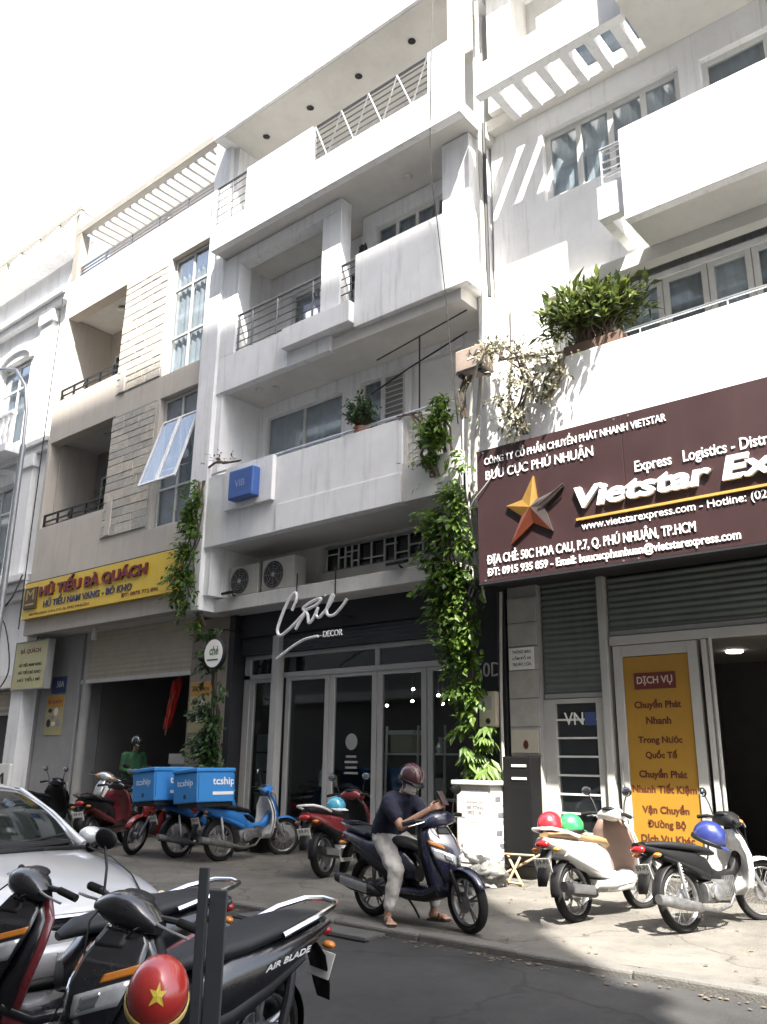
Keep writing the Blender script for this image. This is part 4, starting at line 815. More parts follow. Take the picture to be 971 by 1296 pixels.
# ================================================================== STREET LAMP
LAMPM = mat('galvanised_steel', (0.36, 0.37, 0.38), 0.45, 0.6, var=0.15)
lp = thing('street_lamp', 'slim grey street lamp with curved arm in front of the villa', 'street lamp', (-15.1, 7.18, 0))
MB().tube([(-15.1, 7.18, 0), (-15.12, 7.18, 4.0), (-15.15, 7.18, 7.2)], [0.075, 0.06, 0.05], 12).build('pole', LAMPM, lp, smooth=True)
MB().tube([(-15.15, 7.18, 7.2), (-15.2, 7.18, 7.9), (-15.4, 7.18, 8.5), (-15.9, 7.18, 9.0), (-16.8, 7.2, 9.3), (-17.6, 7.2, 9.4)], 0.035, 8).build('arm', LAMPM, lp, smooth=True)
mb = MB(); loftx(mb, [(-18.4, 7.2, 9.38, 0.05, 0.03, 2.5), (-18.2, 7.2, 9.40, 0.13, 0.06, 2.5), (-17.8, 7.2, 9.41, 0.12, 0.07, 2.5), (-17.55, 7.2, 9.41, 0.05, 0.045, 2.5)]); mb.build('lamp_head', LAMPM, lp, smooth=True)
MB().lathe([(0.13, 0), (0.13, 0.02), (0.085, 0.03), (0.085, 0.3)], 16, Matrix.Translation((-15.1, 7.18, 0.0))).build('base', LAMPM, lp, smooth=True)
# ================================================================== VEGETATION
VINE = leafmat('vine_leaf', (0.04, 0.095, 0.016), (0.17, 0.27, 0.035), 0.5)
SHRUB = leafmat('shrub_leaf', (0.045, 0.075, 0.018), (0.17, 0.21, 0.05), 0.4)
GREYLEAF = leafmat('dusty_leaf', (0.10, 0.10, 0.055), (0.24, 0.22, 0.14), 0.25)
DRYLEAF = leafmat('dry_leaf', (0.14, 0.09, 0.07), (0.22, 0.14, 0.10), 0.2)
BARK = mat('woody_stem', (0.13, 0.10, 0.07), 0.9, var=0.25, scale=8)
TERRA = mat('terracotta', (0.30, 0.13, 0.08), 0.8, var=0.15)
def leaf(mb, p, d, n, L_, w):
    d = d.normalized(); s_ = d.cross(n); s_ = s_.normalized() if s_.length > 1e-5 else d.orthogonal().normalized(); n = s_.cross(d)
    m1 = p+d*L_*0.45-n*L_*0.02; tip = p+d*L_-n*L_*0.14
    mb.add([p, m1+s_*w*0.5+n*w*0.14, tip, m1-s_*w*0.5+n*w*0.14, m1], [(0,4,1),(4,2,1),(0,3,4),(3,2,4)])
def rv3(r_): return Vector((r_.uniform(-1,1), r_.uniform(-1,1), r_.uniform(-1,1)))
def vine(name, path, widths, dens, m, label, cat, seed, size=(0.08, 0.15), droop=0.6, depth=0.5, sprays=True, stemm=None):
    """climbing plant: stems along a path, leaves in drooping sprays around it"""
    r_ = random.Random(seed); P = [Vector(p) for p in path]
    th = thing(name, label, cat, tuple(P[-1]))
    st = MB()
    for q in range(5):
        off = [Vector((r_.uniform(-.5,.5)*widths[i], r_.uniform(-.1,.2)*depth*widths[i]+0.05, 0)) for i in range(len(P))]
        st.tube([p+o for p, o in zip(P, off)], [0.012 + 0.006*r_.random()]*len(P), 5)
    st.build('stem', stemm or BARK, th, smooth=True)
    fol = MB(); segL = [(P[i+1]-P[i]).length for i in range(len(P)-1)]
    for i in range(len(P)-1):
        cnt = int(segL[i]*dens*(widths[i]+widths[i+1]))
        for _ in range(cnt):
            t = r_.random(); w = widths[i]*(1-t)+widths[i+1]*t
            # clumps: skip leaves by a 3D noise so that gaps and bulges appear
            base = P[i].lerp(P[i+1], t) + Vector((r_.gauss(0, 0.42)*w, -abs(r_.gauss(0, 0.35))*w*depth, 0))
            if mnoise.noise(base*3.1 + Vector((seed, 0, 0))) < -0.10: continue
            out = Vector((r_.uniform(-1,1), -r_.uniform(0.2,1.0), -droop+r_.uniform(-0.4,0.5)))
            k_ = r_.randint(3, 6) if sprays else 2
            dirv = out.normalized()*0.05
            for j in range(k_):
                pos = base + dirv*j + rv3(r_)*0.02
                dd = out + rv3(r_)*0.7; L_ = r_.uniform(*size)
                leaf(fol, pos, dd, (Vector((0, -0.5, 0.8))+rv3(r_)*0.5).normalized(), L_, L_*r_.uniform(0.42, 0.6))
    fol.build('foliage', m, th)
    return th
# right hand vine, from the first floor balcony down the dark pier to the white cabinet
vine('climbing_vine', [(-7.0, 9.55, 6.75), (-6.95, 9.5, 6.2), (-6.85, 9.55, 5.6), (-6.88, 9.6, 4.9), (-6.95, 9.75, 4.3), (-6.98, 9.85, 3.7), (-6.92, 10.0, 3.0), (-6.92, 10.08, 2.4), (-6.95, 10.12, 1.9)],
     [0.26, 0.32, 0.34, 0.46, 0.52, 0.46, 0.36, 0.30, 0.24], 400, VINE, 'long green vine hanging down the dark pier beside the maroon sign', 'vine', 3)
# left vine, between the beige and white houses
vine('climbing_vine', [(-12.6, 9.45, 6.55), (-12.55, 9.4, 6.0), (-12.65, 9.4, 5.4), (-12.75, 9.4, 4.8), (-12.7, 9.5, 4.3), (-12.6, 9.75, 3.8)],
     [0.20, 0.30, 0.34, 0.42, 0.34, 0.12], 330, VINE, 'narrow green vine on the pier between beige and white townhouses', 'vine', 5)
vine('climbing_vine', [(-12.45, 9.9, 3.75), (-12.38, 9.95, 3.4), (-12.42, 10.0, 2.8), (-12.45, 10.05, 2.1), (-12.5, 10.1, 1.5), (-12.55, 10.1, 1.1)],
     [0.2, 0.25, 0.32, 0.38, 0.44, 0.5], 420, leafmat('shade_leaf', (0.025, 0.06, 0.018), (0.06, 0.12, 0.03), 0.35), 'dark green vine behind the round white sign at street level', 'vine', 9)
vine('dry_creeper', [(-12.5, 9.5, 6.8), (-12.2, 9.45, 6.85), (-11.85, 9.42, 6.75), (-11.5, 9.45, 6.72)], [0.15, 0.26, 0.16, 0.08], 130, DRYLEAF, 'dry brown creeper on the first floor rail above the blue box', 'creeper', 12, (0.05, 0.1), 0.0)
vine('dry_creeper', [(-7.75, 9.5, 6.65), (-7.4, 9.48, 6.6), (-7.2, 9.48, 6.3), (-7.25, 9.48, 5.9), (-7.1, 9.5, 5.5)], [0.2, 0.35, 0.3, 0.25, 0.2], 60, DRYLEAF, 'sparse dry creeper over the white lattice panel', 'creeper', 14, (0.04, 0.09), 0.3)
def pot_shrub(name, c, hgt, rad, n, m, label, seed, size=(0.08, 0.16), flat=0.8, up=0.5, pot=True, cat='plant', trough=None, lean=(0, 0)):
    r_ = random.Random(seed); th = thing(name, label, cat, c); c = Vector(c); z0 = 0.0
    if trough:
        MB().box(c.x-trough, c.x+trough, c.y-0.06, c.y+0.14, c.z+0.02, c.z+0.17).build('trough', mat('old_clay', (0.16, 0.10, 0.075), 0.85, var=0.2), th, bevel=0.01); z0 = 0.18
    elif pot:
        MB().lathe([(0.09, 0), (0.13, 0.2), (0.14, 0.2), (0.14, 0.23), (0.11, 0.23), (0.10, 0.19)], 18, Matrix.Translation(c)).build('pot', TERRA, th, smooth=True); z0 = 0.2
    st = MB(); fol = MB()
    for k in range(n):
        a = r_.uniform(0, 2*math.pi); rr0 = math.sqrt(r_.random())
        tip = Vector((math.cos(a)*rad*rr0 + lean[0]*hgt, math.sin(a)*rad*rr0*flat + lean[1]*hgt, z0 + hgt*(0.35+0.65*r_.random())*(1-0.45*rr0**2)))
        b = Vector((r_.uniform(-.6,.6)*(trough or 0.08), r_.uniform(-.06,.06), z0)); mid = b.lerp(tip, 0.5)+Vector((0, 0, 0.12*hgt))
        st.tube([c+b, c+mid, c+tip], [0.008, 0.005, 0.002], 4, cap=False)
        for j in range(11):
            t = 0.25+0.75*j/10; p = (b.lerp(mid, t*2) if t < 0.5 else mid.lerp(tip, t*2-1)); d = (tip-b).normalized()
            leaf(fol, c+p+rv3(r_)*0.02, d*up + rv3(r_)*0.9, (Vector((0, -0.3, 1))+rv3(r_)*0.6).normalized(), r_.uniform(*size), r_.uniform(*size)*0.42)
    st.build('stem', BARK, th); fol.build('foliage', m, th); return th
pot_shrub('potted_shrub', (-4.45, 9.56, 6.70), 1.0, 0.85, 150, SHRUB, 'bushy green shrub in a trough on the near first floor parapet', 21, (0.08, 0.24), 0.5, 1.0, trough=0.42)
pot_shrub('potted_plant', (-8.72, 9.72, 6.50), 0.72, 0.33, 120, leafmat('dark_leaf', (0.02, 0.05, 0.018), (0.05, 0.10, 0.03), 0.25), 'round dark green pot plant on the white first floor rail', 22, (0.06, 0.11), 0.9, 0.3)
pot_shrub('potted_plant', (-16.75, 10.25, 5.9), 2.0, 0.6, 90, MATS['dark_leaf'], 'leafy green plant inside the lower beige balcony', 23, (0.08, 0.16), 0.6, 0.4)
# dusty creeper hanging left of the shrub, over the parapet
vine('hanging_creeper', [(-6.0, 9.6, 7.35), (-5.75, 9.45, 7.0), (-5.4, 9.38, 6.9), (-5.0, 9.36, 6.75)], [0.3, 0.42, 0.42, 0.3], 230, GREYLEAF, 'pale dusty creeper spilling along the parapet top beside the shrub', 'creeper', 31, (0.05, 0.10), 0.1)
vine('hanging_creeper', [(-5.55, 9.40, 6.9), (-5.5, 9.38, 6.5), (-5.55, 9.36, 6.1), (-5.5, 9.35, 5.72)], [0.35, 0.42, 0.34, 0.2], 190, GREYLEAF, 'pale dusty creeper hanging down the white parapet towards the star', 'creeper', 33, (0.06, 0.11), 0.7)
vine('hanging_creeper', [(-4.95, 9.38, 6.72), (-5.0, 9.36, 6.4), (-5.12, 9.36, 6.15)], [0.45, 0.4, 0.2], 170, GREYLEAF, 'short grey creeper tuft hanging right below the shrub', 'creeper', 35, (0.06, 0.11), 0.7)
vine('hanging_creeper', [(-6.45, 9.55, 7.0), (-6.6, 9.5, 6.7), (-6.55, 9.52, 6.3)], [0.2, 0.15, 0.1], 60, GREYLEAF, 'thin dry creeper on the white corner beside the brown air conditioner', 'creeper', 37, (0.04, 0.08), 0.6)
# plant behind the white street cabinet
def palm(c, label, seed):
    r_ = random.Random(seed); th = thing('street_plant', label, 'plant', c); c = Vector(c)
    fol = MB(); st = MB(); st.tube([c, c+Vector((0.02, 0, 0.6)), c+Vector((0, -0.02, 1.55))], [0.03, 0.025, 0.012], 6)
    for k in range(60):
        z = r_.uniform(0.95, 2.0)**1.0; a = r_.uniform(0, 2*math.pi)
        b = c+Vector((r_.uniform(-.22,.22), r_.uniform(-.15,.1), z)); L0 = r_.uniform(0.16, 0.30)
        for j in range(5):
            d = Vector((math.cos(a+(j-2)*0.55), math.sin(a+(j-2)*0.55)*0.8-0.3, -0.75-0.2*r_.random()))
            leaf(fol, b, d, (Vector((0, -0.4, 0.9))+rv3(r_)*0.3).normalized(), L0, L0*0.30)
    st.build('stem', BARK, th); fol.build('foliage', leafmat('bright_leaf', (0.07, 0.13, 0.025), (0.18, 0.27, 0.06), 0.4), th)
palm((-6.78, 10.15, 0.02), 'bright leafy plant growing behind the white street cabinet', 41)

# ================================================================== STREET CABINET, BAGS, SMALL THINGS
CABW = mat('cabinet_paint', (0.52, 0.51, 0.47), 0.6, var=0.12, scale=4, streak=0.5, streakcol=(0.22, 0.2, 0.17), grime=0.25)
cb = thing('street_cabinet', 'white street utility cabinet pasted with flyers under the vine', 'cabinet', (-6.67, 10.0, 0))
MB().box(-6.98, -6.38, 9.77, 10.25, 0.02, 0.14).build('base', KERB, cb, bevel=0.01)
MB().box(-6.94, -6.40, 9.80, 10.23, 0.14, 1.16).build('body', CABW, cb, bevel=0.012)
MB().box(-7.0, -6.36, 9.75, 10.27, 1.161, 1.22).build('top', CABW, cb, bevel=0.012)
MB().box(-6.91, -6.43, 9.79, 9.7995, 0.2, 1.10).build('door', CABW, cb, bevel=0.006)
FLY = mat('flyer_paper', (0.58, 0.57, 0.53), 0.8, var=0.15, scale=9); FLYD = mat('flyer_ink', (0.13, 0.13, 0.14), 0.8, var=0.2)
for k, (z_, s_) in enumerate(((0.93, 'KHOAN CẮT'), (0.86, 'BÊ TÔNG'), (0.79, '0903 118 2'))): text(s_, FLYD, cb, w=0.26, h=0.05, x=-6.76, z=z_, y=9.7872, depth=0.001, bold=0.03)
for k, (a, b, c, d) in enumerate(((-6.88, -6.45, 0.70, 1.02), (-6.86, -6.53, 0.32, 0.55))): MB().box(a, b, 9.7875, 9.7897, c, d).build('flyer', FLY, cb)
for k, (z0_, z1_, y0_) in enumerate(((0.92, 1.08, 9.87), (0.72, 0.88, 9.93), (0.50, 0.66, 9.89), (0.34, 0.46, 9.95), (0.2, 0.3, 9.91))):
    f_ = MB().box(-6.3995, -6.397, y0_, y0_+0.22, z0_, z1_).build('flyer', PAPERW, cb)
    MB().box(-6.3968, -6.3955, y0_+0.03, y0_+0.17, z0_+0.03, z0_+0.10).build('flyer_print', FLYD, f_)
def bag(c, sx, sy_, sz, m, label, seed):
    mb = MB(); n, mm = 36, 22; rings = []
    for i in range(mm+1):
        t = i/mm; q = max(0.03, (1-(2*t-0.75)**2/1.6)) if t < 0.85 else 0.35*(1-t)/0.15+0.05
        rg = []
        for k in range(n):
            a = 2*math.pi*k/n; p = Vector((math.cos(a)*1.3+seed*7, math.sin(a)*1.3, t*2.6))
            d = 1+0.45*mnoise.noise(p)+0.28*mnoise.noise(p*2.7)+0.16*abs(mnoise.noise(p*6))
            rg.append((c[0]+sx*q*d*math.cos(a)+0.06*math.sin(t*5+seed), c[1]+sy_*q*d*math.sin(a), c[2]+sz*t*(1+0.12*mnoise.noise(p*1.7))))
        rings.append(rg)
    mb.loft(rings)
    return tag(mb.build('rubbish_bag', m, origin=c, smooth=True, angle=50), label, 'bag')
bag((-6.30, 9.42, 0.22), 0.22, 0.2, 0.42, mat('white_plastic_bag', (0.75, 0.75, 0.74), 0.4, var=0.06), 'white plastic bag heaped on the dark bag by the cabinet', 1.0)
bag((-6.20, 9.34, -0.01), 0.27, 0.24, 0.33, mat('grey_sack', (0.14, 0.14, 0.13), 0.5, var=0.4, scale=9), 'dark crumpled rubbish sack on the pavement by the cabinet', 3.0)
bn = thing('black_bin', 'small black open bin standing by the shopfront post', 'bin', (-10.95, 10.0, 0))
mb = MB(); mb.loft([ring((-10.95, 10.0, z_), (1,0,0), (0,1,0), a_, a_, 20, 5) for z_, a_ in ((0.02, 0.15), (0.36, 0.19), (0.38, 0.205), (0.38, 0.185), (0.05, 0.14))]); mb.build('tub', BLACKPL, bn, smooth=True)
# low folding stand beside the black cabinet
fsn = thing('folding_stand', 'low wooden folding stand on the pavement by the black cabinet', 'stand', (-6.0, 9.7, 0))
WOOD = mat('pale_wood', (0.36, 0.27, 0.16), 0.7, var=0.2)
for a, b in (((-6.35, 9.62, 0.02), (-5.75, 9.9, 0.36)), ((-5.8, 9.55, 0.02), (-6.2, 9.85, 0.34)), ((-6.35, 9.8, 0.34), (-5.75, 9.75, 0.36)), ((-6.35, 9.62, 0.05), (-5.8, 9.55, 0.05)), ((-6.05, 9.6, 0.03), (-5.95, 9.75, 0.33))):
    MB().tube([a, b], 0.016, 6).build('rod', WOOD, fsn)
# ================================================================== things in the shop windows
def vase(c, prof, m, label, nm='vase'):
    return tag(MB().lathe(prof, 18, Matrix.Translation(c)).build(nm, m, smooth=True, origin=c), label, nm.replace('_', ' '))
sh = thing('display_shelf', 'white metal display shelf behind the decor shop glass', 'shelf', (-8.2, 11.1, 0.22))
for xx in (-9.15, -8.5, -7.98, -7.4): MB().tube([(xx, 10.93, 0.22), (xx+0.02, 10.96, 2.0)], 0.02, 6).build('upright', PAPERW, sh)
for zz in (0.58, 0.88, 1.55): MB().box(-9.15, -7.4, 10.93, 11.22, zz, zz+0.03).build('shelf_board', PAPERW, sh)
bxs = thing('cardboard_box', 'cream cardboard box on top of the shop display shelf', 'box', (-8.8, 11.1, 1.58))
MB().box(-9.03, -8.58, 10.93, 11.22, 1.582, 1.86).build('box', mat('cream_card', (0.40, 0.37, 0.27), 0.7), bxs, bevel=0.008)
MB().box(-9.06, -8.55, 10.91, 11.24, 1.861, 1.93).build('lid', PAPERW, bxs, bevel=0.008)
cu = thing('cushion_pile', 'dark red cushions piled on the lower shop shelf', 'cushions', (-8.75, 11.1, 0.9))
for k in range(2): MB().ell((-8.78, 11.08, 1.0+.15*k), .22, .13, .085).build('cushion', mat('dark_red_cloth', (0.12, 0.02, 0.02), 0.9), cu, smooth=True)
CER = mat('white_ceramic', (0.6, 0.6, 0.58), 0.25, var=0.05)
vase((-10.75, 11.2, 1.02), [(0.06, 0), (0.10, 0.1), (0.09, 0.22), (0.04, 0.3), (0.05, 0.36), (0.04, 0.36)], CER, 'white vase on the low display table in the shop window')
vase((-10.6, 11.15, 1.02), [(0.16, 0), (0.17, 0.02), (0.15, 0.18), (0.05, 0.21), (0.03, 0.25)], CER, 'white lidded jar on the display table in the shop window', 'jar')
vase((-8.15, 11.1, 1.582), [(0.05, 0), (0.08, 0.08), (0.03, 0.2), (0.04, 0.24)], CER, 'white bottle vase at the right of the shop shelf')
vase((-8.2, 11.1, 0.912), [(0.08, 0), (0.13, 0.1), (0.11, 0.25), (0.06, 0.3)], CER, 'round white pot low on the shop shelf', 'pot')
dt = thing('display_table', 'dark low display table behind the second shop door', 'table', (-10.6, 11.25, 0.22))
MB().box(-11.1, -10.15, 10.95, 11.5, 0.98, 1.02).build('top', DARKMETAL, dt)
for xx in (-11.05, -10.2):
    for yy in (11.0, 11.45): MB().box(xx-0.02, xx+0.02, yy-0.02, yy+0.02, 0.22, 0.98).build('leg', DARKMETAL, dt)
st_ = thing('window_decal', 'round white logo decal on the third shop door glass', 'decal', (-9.6, 10.615, 1.2))
MB().lathe([(0.13, 0), (0.13, 0.003)], 24, Matrix.Translation((-9.6, 10.622, 1.75)) @ Matrix.Rotation(R(90), 4, 'X')).build('disc', mat('decal_grey', (0.30, 0.30, 0.30), 0.6), st_)
for k, w_ in enumerate((0.22, 0.28, 0.25, 0.3)): MB().box(-9.6-w_/2, -9.6+w_/2, 10.619, 10.622, 1.50-0.085*k, 1.535-0.085*k).build('print_line', MATS['decal_grey'], st_)
hrs = thing('menu_board', 'tall white menu sheets behind the first narrow shop pane', 'board', (-11.75, 10.75, 0.9))
for k in range(4): MB().box(-12.0, -11.45, 10.72, 10.73, 0.6+0.33*k, 0.9+0.33*k).build('sheet', mat('dim_paper', (0.30, 0.29, 0.28), 0.7), hrs)
LAMPW = mat('spot_glow', (1, 1, 1), 0.5, emit=(1.0, 0.93, 0.82, 45.0))
SPOTS = ((-9.56, 12.2, 2.70), (-9.58, 12.2, 2.49), (-10.17, 12.2, 2.43), (-9.0, 12.2, 2.57), (-8.98, 12.3, 2.43), (-8.75, 12.2, 2.48), (-8.53, 12.2, 2.62))
for k, (a, b, c_) in enumerate(SPOTS):
    s_ = thing('spot_lamp', 'small glowing spot lamp hanging inside the decor shop', 'lamp', (a, b, c_), 'spot lamps inside the decor shop')
    MB().ell((a, b, c_), 0.024, 0.024, 0.02, 10, 6).build('bulb', LAMPW, s_, smooth=True)
    MB().tube([(a, b, c_+0.03), (a, b, 3.75)], 0.005, 4).build('wire', BCABLE, s_)
# flag in the noodle shop
fg = thing('hanging_flag', 'red flag hanging limp in the noodle shop doorway', 'flag', (-14.5, 10.6, 2.0))
rows = []
for j in range(13):
    t = j/12; rows.append([(-14.36-0.16*t+0.11*(i/8-0.5)*(1.4-0.5*t)*2+0.02*math.sin(i*2.2+j*0.5), 10.6+0.05*math.sin(i*1.7+j*0.4), 2.95-0.95*t+0.08*(i/8)) for i in range(9)])
MB().sheet(rows).build('cloth', mat('flag_red', (0.45, 0.02, 0.015), 0.7, var=0.1), fg, smooth=True, solid=0.004)
MB().tube([(-14.3, 10.62, 3.05), (-14.4, 10.6, 2.95), (-14.6, 10.6, 1.9)], 0.012, 6).build('staff', WOOD, fg)
# leaning placard by the far left shop
bd = thing('advert_stand', 'white advert panel with black motif leaning by the far pillar', 'advert', (-19.0, 9.6, 0))
MB().box(-19.25, -18.75, 9.58, 9.66, 0.15, 1.3).build('panel', PAPERW, bd, bevel=0.01)
MB().tube([(-19.1, 9.575, 0.4), (-19.12, 9.575, 1.0), (-18.98, 9.575, 1.1), (-18.9, 9.575, 0.6), (-19.0, 9.575, 0.4)], 0.03, 6).build('motif', BLACKINK, bd)
for xx in (-19.2, -18.8): MB().box(xx-0.02, xx+0.02, 9.6, 9.8, 0, 0.15).build('foot', DARKMETAL, bd)
# clothes drying on the second floor balcony
def cloth(x, z, w, h, m, label):
    rows = [[(x+w*(i/6-0.5)*(1+0.1*math.sin(j)), 9.95+0.03*math.sin(i*2+j), z-h*j/6) for i in range(7)] for j in range(7)]
    return tag(MB().sheet(rows).build('drying_cloth', m, smooth=True, solid=0.006, origin=(x, 9.95, z)), label, 'laundry')
cloth(-9.02, 9.9, 0.42, 0.75, mat('black_cloth', (0.02, 0.02, 0.022), 0.9), 'black shirt drying on the second floor balcony')
cloth(-8.98, 10.45, 0.18, 0.35, MATS['black_cloth'], 'small black cloth drying above the black shirt')
cloth(-8.62, 10.1, 0.22, 0.8, mat('pale_cloth', (0.45, 0.42, 0.42), 0.9), 'pale towel drying beside the black shirt')
cloth(-10.0, 9.75, 0.9, 0.7, mat('blue_white_cloth', (0.42, 0.45, 0.55), 0.9), 'pale blue sheet hung behind the second floor rail')
# ================================================================== MOTORBIKES
def torus(mb, c, Rr, a, b, n=36, m=10):
    return mb.loft([[(c[0]+math.cos(t)*(Rr+a*math.cos(s)), c[1]+b*math.sin(s), c[2]+math.sin(t)*(Rr+a*math.cos(s))) for s in [2*math.pi*j/m for j in range(m)]] for t in [2*math.pi*i/n for i in range(n)]], closed=True)
ROTX = Matrix.Rotation(R(90), 4, 'X')
RIMDARK = mat('dark_rim', (0.06, 0.06, 0.06), 0.4, 0.7, var=0.2)
REDLENS = mat('red_lens', (0.30, 0.012, 0.012), 0.2, coat=0.5); AMBER = mat('amber_lens', (0.50, 0.17, 0.02), 0.2, coat=0.5)
LENS = mat('clear_lens', (0.55, 0.56, 0.56), 0.12, 0.35, coat=1.0, var=0.2, scale=14)
MIRROR = mat('mirror_glass', (0.6, 0.62, 0.65), 0.05, 1.0, var=0.02)
PLATE = mat('number_plate_white', (0.62, 0.62, 0.58), 0.5, var=0.12, scale=30)
PLATEINK = mat('number_plate_ink', (0.06, 0.06, 0.06), 0.6)
def wheel(th, x, Rw, w, wire, rimm=None, steer=None):
    c = (x, 0, Rw); M = steer
    tw = MB(M); torus(tw, c, Rw-0.034, 0.034, w/2, 40, 10); tw.build('wheel', RUBBER, th, smooth=True)
    wo_ = [o for o in th.children if o.name.startswith('wheel')][-1]
    rm = MB(M); torus(rm, c, Rw-0.072, 0.014, w*0.36, 36, 8); rm.build('rim', rimm or ENGINE, wo_, smooth=True)
    sp_ = MB(M)
    if wire:
        for k in range(32):
            t = 2*math.pi*k/32; s_ = 1 if k % 2 else -1; t2 = t + (0.35 if (k//2) % 2 else -0.35)
            sp_.tube([(x+0.04*math.cos(t2), s_*0.03, Rw+0.04*math.sin(t2)), (x+(Rw-0.08)*math.cos(t), s_*0.004, Rw+(Rw-0.08)*math.sin(t))], 0.0022, 3)
    else:
        for k in range(5):
            t = 2*math.pi*k/5+0.3
            for dt in (-0.13, 0.13):
                sp_.tube([(x+0.035*math.cos(t), 0, Rw+0.035*math.sin(t)), (x+(Rw-0.08)*math.cos(t+dt), 0, Rw+(Rw-0.08)*math.sin(t+dt))], [0.016, 0.010], 5)
    sp_.build('spokes', STEEL if wire else (rimm or ENGINE), wo_)
    hb_ = MB(M); hb_.lathe([(0.03, -0.055), (0.055, -0.045), (0.055, 0.045), (0.03, 0.055)], 18, Matrix.Translation(c) @ ROTX)
    hb_.lathe([(0.095, 0.040), (0.095, 0.044), (0.05, 0.044), (0.05, 0.040)], 24, Matrix.Translation(c) @ ROTX); hb_.build('hub', ENGINE, wo_, smooth=True)
    return wo_
def arcfender(M, x, Rw, r_, w, t0, t1, drop=0.02):
    mb = MB(M); rows = []
    for i in range(17):
        t = R(t0+(t1-t0)*i/16); k = 0.75+0.25*math.sin(math.pi*i/16)
        rows.append([(x+(r_-drop*(q*q))*math.cos(t), w*k*q, Rw+(r_-drop*(q*q))*math.sin(t)) for q in (-1, -0.8, -0.4, 0, 0.4, 0.8, 1)])
    return mb.sheet(rows)
def bike(label, cat, kind='scooter', body=BLACKPL, second=None, seat=None, wire=None, Rw=0.275, steer=0, loc=(0,0,0), ang=0, lean=5, mirrors=(1, -1), inner=None, grab=CHROME, fend=None, head='cover', tailtxt=None, shield=None, group=None, rimm=None, skirt=None, scale=1.0):
    second = second or BLACKPL; seat = seat or SEATM; fend = fend or body; inner = inner or second; shield = shield or body; skirt = skirt or body
    sc_ = kind == 'scooter'; wb = 1.27 if sc_ else 1.24; wire = (not sc_) if wire is None else wire
    th = thing('motorbike', label, cat, world=False, group=group)
    piv = Vector((wb-0.30, 0, 0.85)); ax = Vector((-0.30, 0, 0.62)).normalized()
    ST = Matrix.Translation(piv) @ Matrix.Rotation(R(steer), 4, ax) @ Matrix.Translation(-piv)
    def P(name, mb, m, parent=th, **k): return mb.build(name, m, parent, smooth=True, **k)
    wheel(th, 0, Rw, 0.105 if sc_ else 0.085, wire, rimm); wheel(th, wb, Rw, 0.095 if sc_ else 0.075, wire, rimm, ST)
    # ---- fork and fenders
    for s_ in (1, -1):
        P('fork_leg', MB(ST).tube([(wb-0.24, 0.055*s_, 0.70), (wb-0.10, 0.06*s_, 0.46), (wb, 0.065*s_, Rw)], [0.022, 0.024, 0.018], 8), STEEL if not sc_ else DARKMETAL)
    P('front_fender', arcfender(ST, wb, Rw, Rw+0.028, 0.062, 28, 165, 0.022), fend, solid=0.006)
    P('rear_fender', arcfender(None, 0, Rw, Rw+0.035, 0.065, 60, 185, 0.02), BLACKPL, solid=0.006)
    # ---- tail body and seat
    if sc_:
        tb = [(.66, 0, .47, .07, .08, 2.6), (.54, 0, .52, .14, .15, 2.8), (.34, 0, .58, .175, .165, 2.8), (.08, 0, .645, .17, .13, 2.6), (-.18, 0, .72, .135, .085, 2.4), (-.42, 0, .785, .07, .035, 2.2)]
        se = [(.70, 0, .685, .045, .02, 2.4), (.60, 0, .725, .095, .045, 2.4), (.42, 0, .75, .13, .05, 2.6), (.22, 0, .77, .14, .048, 2.6), (.06, 0, .805, .145, .05, 2.6), (-.18, 0, .83, .125, .045, 2.5), (-.36, 0, .835, .065, .026, 2.3)]
    else:
        tb = [(.50, 0, .50, .05, .06, 2.4), (.40, 0, .55, .09, .11, 2.6), (.22, 0, .61, .115, .105, 2.6), (.0, 0, .665, .11, .08, 2.5), (-.22, 0, .72, .09, .055, 2.3), (-.50, 0, .79, .045, .028, 2.2)]
        se = [(.56, 0, .68, .05, .02, 2.4), (.46, 0, .705, .09, .035, 2.6), (.25, 0, .74, .12, .038, 2.6), (.05, 0, .765, .125, .038, 2.6), (-.2, 0, .79, .115, .036, 2.5), (-.42, 0, .80, .06, .022, 2.3)]
    tl = P('tail_body', loftx(MB(), tb, 20), body)
    P('seat', loftx(MB(), se, 18), seat)
    lowr = [(x_, y_, z_-b_*0.75, a_*1.02, b_*0.42, p_) for x_, y_, z_, a_, b_, p_ in tb[1:-1]]
    P('side_trim', loftx(MB(), lowr, 16), second)
    if tailtxt:
        for s_ in (1, -1):
            M = Matrix.Translation((0.10 if s_ > 0 else -0.28, 0.152*s_, 0.665 if s_ > 0 else 0.755)) @ Matrix.Rotation(R(90 if s_ < 0 else 90), 4, 'X')
            if s_ > 0: M = Matrix(((-0.97, 0.24, 0, 0.14), (0.05, 0.2, 0.97, 0.168), (0.24, 0.97, 0, 0.64), (0, 0, 0, 1))); M[1][0] = 0.10
            else: M = Matrix(((0.97, -0.24, 0, -0.22), (0, 0, -1, -0.16), (-0.24, 0.97, 0, 0.74), (0, 0, 0, 1)))
            text(tailtxt, WHITEINK, tl, name='badge', w=0.30, h=0.032, M=M, depth=0.004, shear=0.3, bold=0.01)
    # ---- plate, tail light, grab rail
    P('tail_light', MB().ell((-.41 if sc_ else -.47, 0, .755), .05, .085, .04), REDLENS)
    for s_ in (1, -1): P('indicator', MB().ell((-.36, .13*s_, .70), .035, .045, .022), AMBER)
    M = Matrix.Translation((-.44, 0, .56)) @ Matrix.Rotation(R(-18), 4, 'Y')
